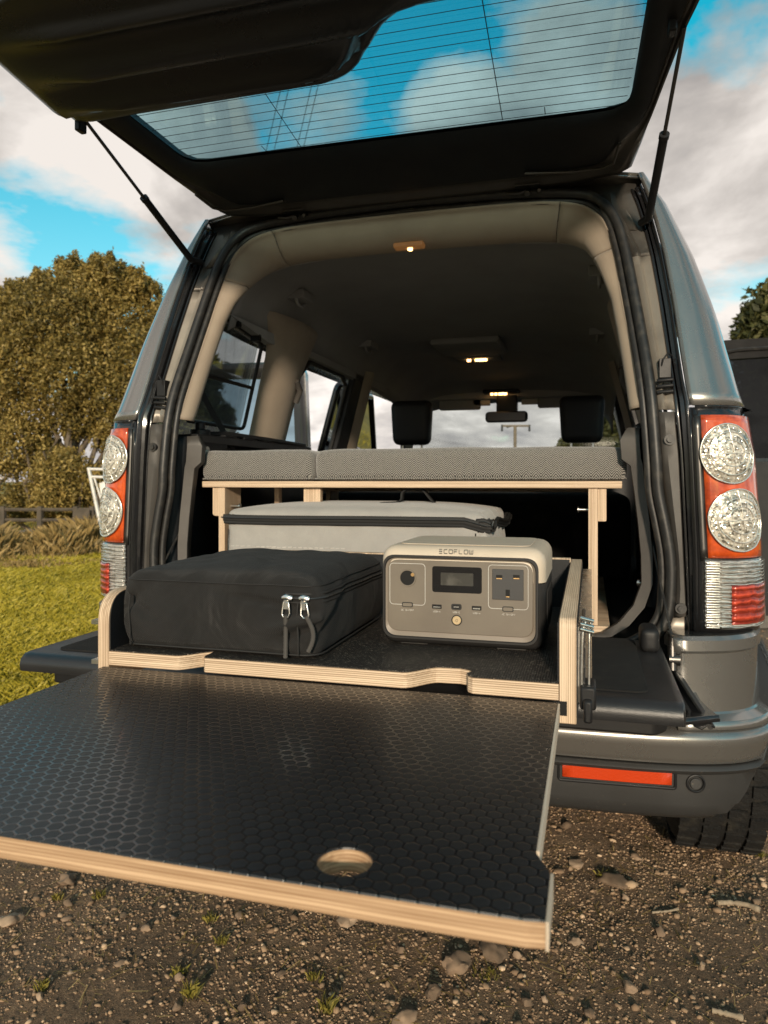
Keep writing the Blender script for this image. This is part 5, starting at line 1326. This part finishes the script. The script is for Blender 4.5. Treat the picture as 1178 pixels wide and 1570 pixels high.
# ================================================================== OUTDOORS
def PD(u, v, d):       # point at depth d along the view of a measured direction
    a = (u-589)/1120; b = (738-v)/1120
    return Vector((.446+(tcx*a-ts)*d, -1.57+(ts*a+tcx)*d, H+b*d))
def leaves(centres, radii, n, size, tone_c=None, shell=.55, seed=1, droop=0):
    r = np.random.default_rng(seed); C_ = np.array(centres, float); R_ = np.array(radii, float)
    if R_.ndim == 1: R_ = np.repeat(R_[:, None], 3, 1)
    wts = (R_[:, 0]*R_[:, 1]*R_[:, 2])**(.6); wts = wts/wts.sum()
    k = r.choice(len(C_), n, p=wts)
    d = r.normal(size=(n, 3)); d /= np.linalg.norm(d, axis=1)[:, None]
    rr = shell+(1.08-shell)*r.random(n)**.8
    # lumpy outline
    lump = 1+.16*np.sin(d[:, 0]*7+k)*np.cos(d[:, 2]*8+k*2)+.10*np.sin(d[:, 1]*15+d[:, 2]*11+k)
    P = C_[k]+d*R_[k]*(rr*lump)[:, None]
    # gather in sprigs
    P += r.normal(size=(n, 3))*size*.6
    a = r.normal(size=(n, 3)); a /= np.linalg.norm(a, axis=1)[:, None]
    b = np.cross(a, r.normal(size=(n, 3))); b /= np.linalg.norm(b, axis=1)[:, None]
    s = size*(.5+.9*r.random(n))[:, None]
    V = np.stack([P-a*s, P+b*s*.45, P+a*s, P-b*s*.45], 1).reshape(-1, 3)
    tone = r.random(n)*.75+.25*np.sin(k*1.7)**2
    if tone_c is not None: tone = tone*.6+tone_c[k]*.4
    return V, np.arange(n*4).reshape(-1, 4), np.repeat(np.clip(tone, 0, 1), 4)
def tree(name, label, base, blobs, n, size, material, seed, trunk_r=.12, cat='tree', group=None, twigs=0, limbs=5):
    base = Vector(base); t = thing(name, label, cat, base, 0, group)
    C_ = [Vector(b[:3])-base for b in blobs]; R_ = [b[3] if not hasattr(b[3], '__len__') else b[3] for b in blobs]
    V, F, T = leaves([tuple(c) for c in C_], R_, n, size, seed=seed)
    o = obj('crown', fastmesh('crown', V, F, T), material, t, smooth=0)
    mb = MB(); rr = random.Random(seed)
    topc = max(C_, key=lambda c: c.z)
    mb.tube(lin([(0, 0, -.3), (rr.uniform(-.1, .1), 0, topc.z*.3), (topc.x*.4, topc.y*.4, topc.z*.6), (topc.x*.8, topc.y*.8, topc.z)], 8), [trunk_r*(1-i/9) for i in range(8)], 8)
    for k in range(limbs):
        c = C_[k % len(C_)]; z0 = rr.uniform(.12, .5)*topc.z
        mb.tube(lin([(0, 0, z0*.6), (c.x*.4+rr.uniform(-.2, .2), c.y*.4, z0+.25*(c.z-z0)), tuple(c)], 7), [trunk_r*.5*(1-i/8) for i in range(7)], 6)
    for k in range(twigs):
        a = rr.uniform(0, 2*PI); x0 = rr.uniform(-2.4, 2.4); L = rr.uniform(1.0, 2.2)
        mb.tube([(x0*.5, rr.uniform(-.6, .4), -.1), (x0*.8, rr.uniform(-.9, .1), L*.5), (x0+rr.uniform(-.4, .4), rr.uniform(-1, 0), L)], [.05, .035, .015], 5)
    obj('trunk', mb, 'bark', t, smooth=60)
    return t

D0 = 15.0
def blob(u, v, d, rpx, up=1): p = PD(u, v, d); r_ = rpx*d/1120; return (p.x, p.y, p.z, (r_, r_, r_*up))
B1 = [blob(95, 500, 14.8, 72), blob(135, 470, 15, 52), blob(60, 500, 15, 50), blob(190, 490, 15.2, 52), blob(215, 560, 15, 60), blob(20, 560, 14.6, 62), blob(110, 570, 14.4, 54), blob(175, 600, 14.6, 46),
      blob(50, 640, 14.6, 34), blob(215, 660, 15, 58), blob(20, 690, 14.4, 44), blob(118, 640, 14.7, 34), blob(168, 660, 14.9, 30), blob(70, 690, 14.7, 26), blob(95, 735, 14.2, 46), blob(200, 745, 14.8, 48), blob(150, 745, 14.4, 30), blob(10, 500, 15, 45), blob(250, 540, 15.6, 50), blob(250, 640, 15.6, 60), blob(120, 440, 15, 26), blob(145, 430, 15, 22), blob(195, 445, 15, 20), blob(60, 452, 15, 24), blob(30, 770, 14.3, 30), blob(80, 775, 14.1, 30)]
# sprigs standing out of the top outline
rr = random.Random(11)
for k in range(110):
    u = rr.uniform(-5, 250); v = interp(u, [(-5, 462), (40, 448), (60, 440), (110, 418), (150, 415), (180, 425), (215, 438), (250, 470)])+rr.uniform(-20, 14)
    B1.append(blob(u, v, 15+rr.uniform(-.5, .5), rr.uniform(3, 7), rr.uniform(1.3, 3.0)))
bt = PD(110, 790, 14.8); bt.z = float(gz(bt.x, bt.y))
tree('hawthorn_tree', 'large dense olive-brown hawthorn beyond the grass, left of the car', bt, B1, 190000, .040, 'leaf_olive', 3, .16, twigs=26, limbs=16)
B2 = [blob(-60, 560, 15.5, 90), blob(-140, 540, 15.5, 90), blob(-90, 660, 15, 90), blob(-30, 640, 15.2, 50), blob(-170, 680, 15.5, 80)]
bt = PD(-90, 790, 15.3); bt.z = float(gz(bt.x, bt.y))
tree('hawthorn_tree', 'second olive-brown hawthorn at the far left edge, cut by the frame', bt, B2, 50000, .048, 'leaf_olive', 5, .14, twigs=6)
B3 = [blob(300, 580, 17, 36), blob(312, 560, 17, 20), blob(300, 640, 16.5, 44), blob(338, 652, 17, 20), blob(345, 635, 17, 10), blob(318, 700, 17, 40)]
bt = PD(312, 800, 17); bt.z = float(gz(bt.x, bt.y))
tree('hedge_tree', 'dark leafy tree seen through the rear side window', bt, B3, 9000, .10, 'leaf_green', 8, .10)
B4 = [blob(1165, 490, 30, 28), blob(1190, 470, 30, 34), blob(1150, 515, 30, 20), blob(1205, 530, 30, 50), blob(1160, 545, 30, 30), blob(1140, 522, 30, 10), blob(1230, 500, 31, 45), blob(1180, 610, 30, 46), blob(1215, 660, 30.5, 40), blob(1165, 680, 30, 30)]
bt = PD(1195, 790, 30); bt.z = 0
tree('broadleaf_tree', 'tall dark green tree behind the open right-hand door', bt, B4, 15000, .19, 'leaf_green', 9, .28)
B5 = [blob(948, 648, 46, 20), blob(962, 634, 46, 18), blob(945, 672, 46, 18), blob(975, 665, 46, 24), blob(938, 662, 46, 9)]
bt = PD(955, 760, 46); bt.z = 0
tree('broadleaf_tree', 'round green tree seen through the windscreen beside the right headrest', bt, B5, 6000, .26, 'leaf_green', 12, .2)
B6 = [blob(885, 680, 52, 12), blob(905, 678, 52, 12), blob(925, 684, 52, 14), blob(868, 688, 52, 10)]
bt = PD(900, 760, 52); bt.z = 0
tree('broadleaf_tree', 'low green tree seen through the windscreen below the right headrest', bt, B6, 3000, .26, 'leaf_green', 14, .15)

# timber rail fence in front of the hawthorn
fn = thing('rail_fence', 'weathered timber rail fence below the hawthorn', 'fence', tuple(PD(60, 800, 13.6)))
fb = fn.location.copy()
def fpt(u, v, d=13.6): return PD(u, v, d)-fb
for u in (-60, 5, 62, 117, 142): 
    a = fpt(u, 778); b = fpt(u, 838); obj('fence_post', MB().box(a.x-.05, a.x+.05, a.y-.04, a.y+.04, b.z, a.z+.02), 'old_wood', fn, bevel=.008)
for v in (781, 797): 
    a = fpt(-70, v-1); b = fpt(146, v); obj('fence_rail', MB().tube([a, a.lerp(b, .5)+Vector((0, 0, -.01)), b], .034, 6), 'old_wood', fn)
a, b = fpt(118, 781), fpt(145, 796)
obj('boarded_panel', MB().box(a.x, b.x, a.y-.06, a.y-.03, b.z, a.z), 'old_wood', fn, bevel=.005)
# leaning white metal gate
mg = thing('metal_gate', 'white painted metal gate leaning beside the fence, half hidden by the left tail lamp', 'gate', tuple(PD(160, 835, 11.8)))
mb0 = mg.location.copy()
def mpt(u, v, d=11.8): return PD(u, v, d)-mb0
for nm, a, b, r in (('gate_stile', (136, 717), (160, 832), .030), ('gate_rail', (135, 719), (205, 721), .024), ('gate_rail', (140, 731), (205, 733), .024), ('gate_brace', (145, 733), (166, 800), .016), ('gate_stile', (190, 718), (196, 830), .03), ('gate_rail', (158, 822), (196, 822), .024)):
    obj(nm, MB().tube([mpt(*a), mpt(*b)], r, 8), 'white_metal', mg, smooth=60)
a, b, c, d = mpt(152, 741), mpt(160, 738), mpt(176, 790), mpt(160, 788)
obj('gate_plate', MB().add([a, b, c, d]+[q+Vector((0, .01, 0)) for q in (a, b, c, d)], [(0, 1, 2, 3), (7, 6, 5, 4), (0, 4, 5, 1), (1, 5, 6, 2), (2, 6, 7, 3), (3, 7, 4, 0)]), 'white_metal', mg)

def rockmesh(r, sq, seed, sub=3):
    bm = bmesh.new(); bmesh.ops.create_icosphere(bm, subdivisions=sub, radius=1)
    for v in bm.verts:
        p = v.co.copy(); q = noise.noise(p*1.3+Vector((seed, 0, 0)))*.45+noise.noise(p*3.1+Vector((0, seed, 0)))*.18+noise.noise(p*8+Vector((0, seed, 3)))*.05
        # flatten into facets
        for k in range(4):
            rr_ = random.Random(seed*10+k); n = Vector((rr_.gauss(0, 1), rr_.gauss(0, 1), rr_.gauss(0, 1))).normalized(); dd = p.dot(n)-.62
            if dd > 0: p -= n*dd*.8
        v.co = Vector((p.x*r[0], p.y*r[1], p.z*r[2]))*(1+q)
    me = bpy.data.meshes.new('rock'); bm.to_mesh(me); bm.free(); return me
def rock(u, v, rpx, hpx, label, seed, name='rock', material='rock', group=None, rz=0):
    x, y = on_ground(u, v); z = float(gz(x, y)); 
    d = -ts*(x-.446)+tcx*(y+1.57)
    r = rpx*d/1120; hh = hpx*d/1120
    o = obj(name, rockmesh((r, r*.75, hh), 0, seed, 3 if rpx > 10 else 2), material, smooth=50)
    o.location = (x, y, z+hh*.35); o.rotation_euler = (0, 0, rz); return tag(o, label, 'stone' if name == 'stone' else 'rock', group)
rock(25, 838, 42, 17, 'large brown boulder in the grass at the left edge', 3)
rock(100, 833, 18, 7, 'smaller brown rock beside the boulder, near the white gate', 8)
rock(120, 838, 12, 5, 'small dark rock half sunk in the grass beside the white gate', 9)
# stones lying on the dirt
SL = [(104, 1352, 16, 10, 'rounded tan stone just below the table edge at left'), (15, 1414, 20, 9, 'flat brown stone at the left edge of the dirt'), (105, 1389, 10, 6, 'grey stone below the rounded tan stone'), (103, 1407, 9, 4, 'small flat grey-blue stone left of the grass tuft'),
      (190, 1408, 9, 4, 'flat pale stone a little right of the grey-blue one'), (223, 1430, 8, 6, 'upright brown stone near the pale flat stone'), (367, 1408, 9, 5, 'tan stone under the middle of the table edge'), (266, 1412, 6, 4, 'small pale round stone beside the tan stone'),
      (184, 1483, 9, 4, 'pale flat stone in the lower left dirt'), (108, 1495, 7, 4, 'white pebble-like stone in the lower left dirt'), (276, 1508, 9, 8, 'round grey stone beside the lower grass tuft'), (272, 1550, 9, 7, 'grey stone at the foot of the lower grass tuft'), (372, 1549, 8, 8, 'reddish brown stone near the bottom edge'), (432, 1497, 9, 5, 'dull brown stone right of the grass tufts'),
      (62, 1534, 8, 5, 'white rounded stone near the bottom left corner'), (703, 1484, 25, 16, 'largest grey rock below the table board'), (757, 1460, 26, 11, 'long layered stone under the right corner of the board'), (793, 1466, 8, 7, 'small orange-brown stone beside the layered stone'), (665, 1526, 16, 11, 'dark wedge-shaped stone below the grey rock'), (615, 1458, 8, 6, 'round tan stone left of the grey rock'),
      (620, 1562, 20, 10, 'grey stone cut by the bottom edge'), (530, 1412, 20, 8, 'flat dark stone half hidden under the board'), (808, 1538, 9, 8, 'white round stone at lower centre right'), (835, 1529, 7, 6, 'small pale square stone beside the white round one'), (940, 1352, 22, 8, 'flat brown stone on the dirt beneath the bumper'), (882, 1325, 15, 5, 'flat stone nearer the board beneath the bumper'), (975, 1316, 9, 5, 'pinkish stone beneath the bumper'),
      (868, 1272, 9, 6, 'orange stone in shade under the bumper'), (1012, 1434, 10, 7, 'brown angular stone on the open dirt at right'), (882, 1445, 12, 6, 'pale tan stone just right of the board corner'), (1076, 1487, 8, 7, 'pale chipped stone on the open dirt at right'), (965, 1518, 12, 8, 'flat triangular brown stone at lower right'), (1160, 1385, 8, 4, 'grey stone at the right edge of the dirt'), (960, 1378, 7, 5, 'small grey stone under the flat brown one'), (1165, 1307, 9, 7, 'pale stone beside the rear tyre'), (905, 1555, 11, 6, 'brown stone near the bottom edge at right')]
for i, (u, v, r_, h_, lab) in enumerate(SL): rock(u, v, r_, h_, lab, 20+i, 'stone', 'stone', 'stones lying on the dirt', rz=i*1.3)
for n_, t_ in (('stone', .5),):
    for o in COL.objects:
        if o.name.startswith('stone'):
            a_ = o.data.attributes.new('tone', 'FLOAT', 'POINT'); rr_ = random.Random(o.name).random(); a_.data.foreach_set('value', [min(1, max(0, rr_*.9+.25*noise.noise(v.co*60))) for v in o.data.vertices])

# gravel: thousands of small pebbles and crumbs
def scatter(n, x0, x1, y0, y1, size_mu, size_sd, smax, seed, flat=.62):
    r = np.random.default_rng(seed); x = r.uniform(x0, x1, n); y = r.uniform(y0, y1, n)
    keep = (edge_grass(x, y) < .05) & ((nz2(x, y, 3.1, 9) + .5*nz2(x, y, 9, 12)) > r.random(n)*1.0); x = x[keep]; y = y[keep]; n = len(x)
    s = np.minimum(np.exp(r.normal(size_mu, size_sd, n)), smax)
    phi = (1+5**.5)/2
    ico = np.array([(-1, phi, 0), (1, phi, 0), (-1, -phi, 0), (1, -phi, 0), (0, -1, phi), (0, 1, phi), (0, -1, -phi), (0, 1, -phi), (phi, 0, -1), (phi, 0, 1), (-phi, 0, -1), (-phi, 0, 1)])/1.9
    icf = np.array([(0, 11, 5), (0, 5, 1), (0, 1, 7), (0, 7, 10), (0, 10, 11), (1, 5, 9), (5, 11, 4), (11, 10, 2), (10, 7, 6), (7, 1, 8), (3, 9, 4), (3, 4, 2), (3, 2, 6), (3, 6, 8), (3, 8, 9), (4, 9, 5), (2, 4, 11), (6, 2, 10), (8, 6, 7), (9, 8, 1)])
    V = np.repeat(ico[None], n, 0)*(1+r.normal(0, .16, (n, 12, 1)))
    ax = r.uniform(.55, 1.25, (n, 1, 3)); ax[:, :, 2] *= flat; V = V*ax
    a = r.uniform(0, 2*np.pi, n); tl = r.normal(0, .35, n); ca, sa, ct, st = np.cos(a), np.sin(a), np.cos(tl), np.sin(tl)
    X, Y, Z = V[..., 0], V[..., 1], V[..., 2]
    Y, Z = Y*ct[:, None]-Z*st[:, None], Y*st[:, None]+Z*ct[:, None]; X, Y = X*ca[:, None]-Y*sa[:, None], X*sa[:, None]+Y*ca[:, None]
    V = np.stack([X, Y, Z], -1)*s[:, None, None]; V[..., 0] += x[:, None]; V[..., 1] += y[:, None]; V[..., 2] += (gz(x, y)+s*.15)[:, None]
    F = (icf[None]+12*np.arange(n)[:, None, None]).reshape(-1, 3)
    tone = np.repeat(np.clip(r.beta(1.5, 4.0, n)*1.0+.10, 0, 1), 12)
    return V.reshape(-1, 3), F, tone
parts_ = [scatter(125000, -1.7, 1.9, -.35, 1.7, math.log(.0023), .48, .010, 31), scatter(20000, -3.6, 4.0, -3.0, 4.5, math.log(.0055), .5, .018, 32)]
off = 0; Vs, Fs, Ts = [], [], []
for V, F, T in parts_: Vs.append(V); Fs.append(F+off); Ts.append(T); off += len(V)
gv = obj('gravel', fastmesh('gravel', np.concatenate(Vs), np.concatenate(Fs), np.concatenate(Ts)), 'pebble', smooth=180)
gv['kind'] = 'stuff'
# dead grass stems and chips littering the dirt
def blades(x, y, h, wd, lean, r, tone, zoff=0):
    n = len(x); a = r.uniform(0, 2*np.pi, n); b = a+np.pi/2+r.normal(0, .4, n)
    z = gz(x, y)+zoff; dx = np.cos(a)*lean*h; dy = np.sin(a)*lean*h
    wx_, wy_ = np.cos(b)*wd, np.sin(b)*wd
    V = np.stack([np.stack([x-wx_, y-wy_, z-.004], -1), np.stack([x+wx_, y+wy_, z-.004], -1), np.stack([x+dx*.45+wx_*.7, y+dy*.45+wy_*.7, z+h*.6], -1), np.stack([x+dx, y+dy, z+h*(1-.25*lean)], -1)], 1)
    base = 4*np.arange(n)[:, None]; F = np.concatenate([base+np.array([[0, 1, 2, 3]])], 0)
    return V.reshape(-1, 3), F, np.repeat(tone, 4)
r = np.random.default_rng(5); n = 5200
x = r.uniform(-1.8, 2.0, n); y = r.uniform(-.4, 2.0, n); L = r.uniform(.006, .028, n); a = r.uniform(0, 2*np.pi, n); wd = r.uniform(.0005, .0014, n)
z = gz(x, y)+.004; c, s = np.cos(a), np.sin(a)
V = np.stack([np.stack([x-c*L-s*wd, y-s*L+c*wd, z], -1), np.stack([x-c*L+s*wd, y-s*L-c*wd, z], -1), np.stack([x+c*L+s*wd, y+s*L-c*wd, z+.004], -1), np.stack([x+c*L-s*wd, y+s*L+c*wd, z+.004], -1)], 1).reshape(-1, 3)
st_ = obj('dead_straw', fastmesh('dead_straw', V, np.arange(4*n).reshape(-1, 4), np.repeat(r.random(n), 4)), 'dry_grass', smooth=0); st_['kind'] = 'stuff'
# field grass
r = np.random.default_rng(9); n = 190000
ang = r.uniform(rad(15.8+8), rad(15.8+33), n); d = 3.2*(13.5/3.2)**(r.random(n)**.85)
x = .446-np.sin(ang)*d; y = -1.57+np.cos(ang)*d
m = 40000; x = np.concatenate([x, r.uniform(-12, 12, m)]); y = np.concatenate([y, r.uniform(1.0, 16, m)])
eg = edge_grass(x, y); keep = eg > r.normal(0, .12, len(x)); x = x[keep]; y = y[keep]; n = len(x); d = np.hypot(x-.446, y+1.57)
tuft = nz2(x, y, 1.6, 21)*.6+nz2(x, y, 6, 22)*.4
h = (.020+.075*r.random(n))*(.5+1.0*tuft)*np.clip(.6+d*.04, .6, 1.1)
V, F, T = blades(x, y, h, .0012+.00032*d, r.uniform(.3, 1.1, n), r, np.clip(.15+.55*tuft+.35*r.random(n)-.1, 0, 1))
gr = obj('meadow_grass', fastmesh('meadow_grass', V, F, T), 'grass', smooth=0); gr['kind'] = 'stuff'
r = np.random.default_rng(19); n = 44000
ang = r.uniform(rad(15.8+7), rad(15.8+33), n); d = r.uniform(10.2, 14.2, n); x = .446-np.sin(ang)*d; y = -1.57+np.cos(ang)*d
cl_ = nz2(x, y, 1.3, 41); keep = (cl_ > .22+.25*r.random(n)); x = x[keep]; y = y[keep]; cl_ = cl_[keep]; d = d[keep]
h = (.14+.60*r.random(len(x)))*(cl_-.05)*np.clip((d-9.8)/2.2, .25, 1)
V, F, T = blades(x, y, h, np.full(len(x), .0085), r.uniform(.1, .8, len(x)), r, np.clip(r.random(len(x))*.8+.05, 0, 1))
gr = obj('rough_grass', fastmesh('rough_grass', V, F, T), 'dry_grass', smooth=0); gr['kind'] = 'stuff'
# single tufts on the dirt
TU = [(88, 1378, 'short yellow tuft beside the rounded tan stone'), (152, 1377, 'yellow tuft on the dirt below the table edge'), (322, 1412, 'dark green tuft beneath the middle of the table board'), (340, 1452, 'small spreading tuft in the middle of the dirt'), (272, 1500, 'tuft of thin blades above the round grey stone'), (292, 1535, 'largest spiky yellow-green tuft near the bottom edge'), (65, 1520, 'sparse tuft at lower left'), (500, 1558, 'spiky green tuft at the bottom centre'), (482, 1505, 'small yellow tuft left of centre'), (750, 1497, 'mossy green tuft right of the grey rock'), (1165, 1310, 'tuft growing beside the rear tyre'), (925, 1345, 'tuft beside the flat stone beneath the bumper'), (485, 1498, 'tiny tuft among the gravel left of centre'), (1140, 1470, 'sparse tuft on the open dirt at right')]
for i, (u, v, lab) in enumerate(TU[:12]):
    r = np.random.default_rng(100+i); x0, y0 = on_ground(u, v); nb = 60 if i != 9 else 120
    sp = .007 if i != 9 else .018; x = x0+r.normal(0, sp, nb); y = y0+r.normal(0, sp*.8, nb)
    h = r.uniform(.010, .030, nb)*(1.35 if i in (5, 7) else .8)*(.6 if i == 9 else 1)
    V, F, T = blades(x, y, h, np.full(nb, .00045), r.uniform(.15, .85, nb), r, r.uniform(.1, 1, nb))
    o = obj('grass_tuft', fastmesh('grass_tuft', V-np.array([x0, y0, 0]), F, T), 'tuft_grass', smooth=0); o.location = (x0, y0, 0)
    tag(o, lab, 'grass tuft', 'grass tufts on the dirt')
def twig(pts, r_, lab):
    P = [Vector((*on_ground(u, v), 0)) for u, v in pts]; c = P[0].copy()
    P = lin([(p.x-c.x, p.y-c.y, float(gz(p.x, p.y))+r_*.9) for p in P], 14)
    o = obj('twig', MB().tube(P, [r_*(.75+.45*noise.noise(Vector((i*.9, 0, 3)))+.25*(i > 10)) for i in range(14)], 8), 'twig', smooth=70); o.location = c
    tag(o, lab, 'twig')
twig([(1100, 1392), (1122, 1391), (1145, 1394), (1165, 1401)], .0085, 'pale dry stick lying on the open dirt at right')
twig([(1092, 1557), (1115, 1562), (1140, 1568)], .007, 'short pale stick at the bottom right edge')
twig([(1000, 1403), (1022, 1402), (1040, 1398)], .004, 'thin dark twig on the dirt right of the board')

# electricity pole and wires
up_ = thing('utility_pole', 'wooden electricity pole with a crossarm seen through the windscreen', 'pole', tuple(PD(790, 757, 60)))
ub = up_.location.copy(); a = PD(790, 652, 60)-ub
obj('pole_shaft', MB().tube([(0, 0, -.5), (a.x, a.y, a.z)], .13, 8), 'pole_wood', up_)
b = PD(770, 653, 60)-ub; c = PD(812, 653, 60)-ub
obj('crossarm', MB().tube([b, c], .09, 6), 'pole_wood', up_)
obj('insulator', MB().tube([b+Vector((0, 0, -.45)), b+Vector((0, 0, .1))], .09, 6).tube([c+Vector((0, 0, -.45)), c+Vector((0, 0, .1))], .09, 6).tube([a*.97+Vector((-.7, 0, 0)), a+Vector((.0, 0, 0))], .05, 5), 'dark_steel', up_)
for i, (ua, ub_) in enumerate(((352, 338), (364, 352), (398, 378), (408, 392))):
    A3, B3_ = PD(ub_, 640, 70), PD(ua, 470, 18); C3 = PD(ua+118, -30, 9)
    o = obj('power_line', MB().tube([A3, B3_, C3], .0055, 5), 'dark_steel', smooth=60); tag(o, ('outer left', 'inner left', 'inner right', 'outer right')[i]+' of four thin overhead cables seen through the rear side window', 'power line', 'overhead power cables')
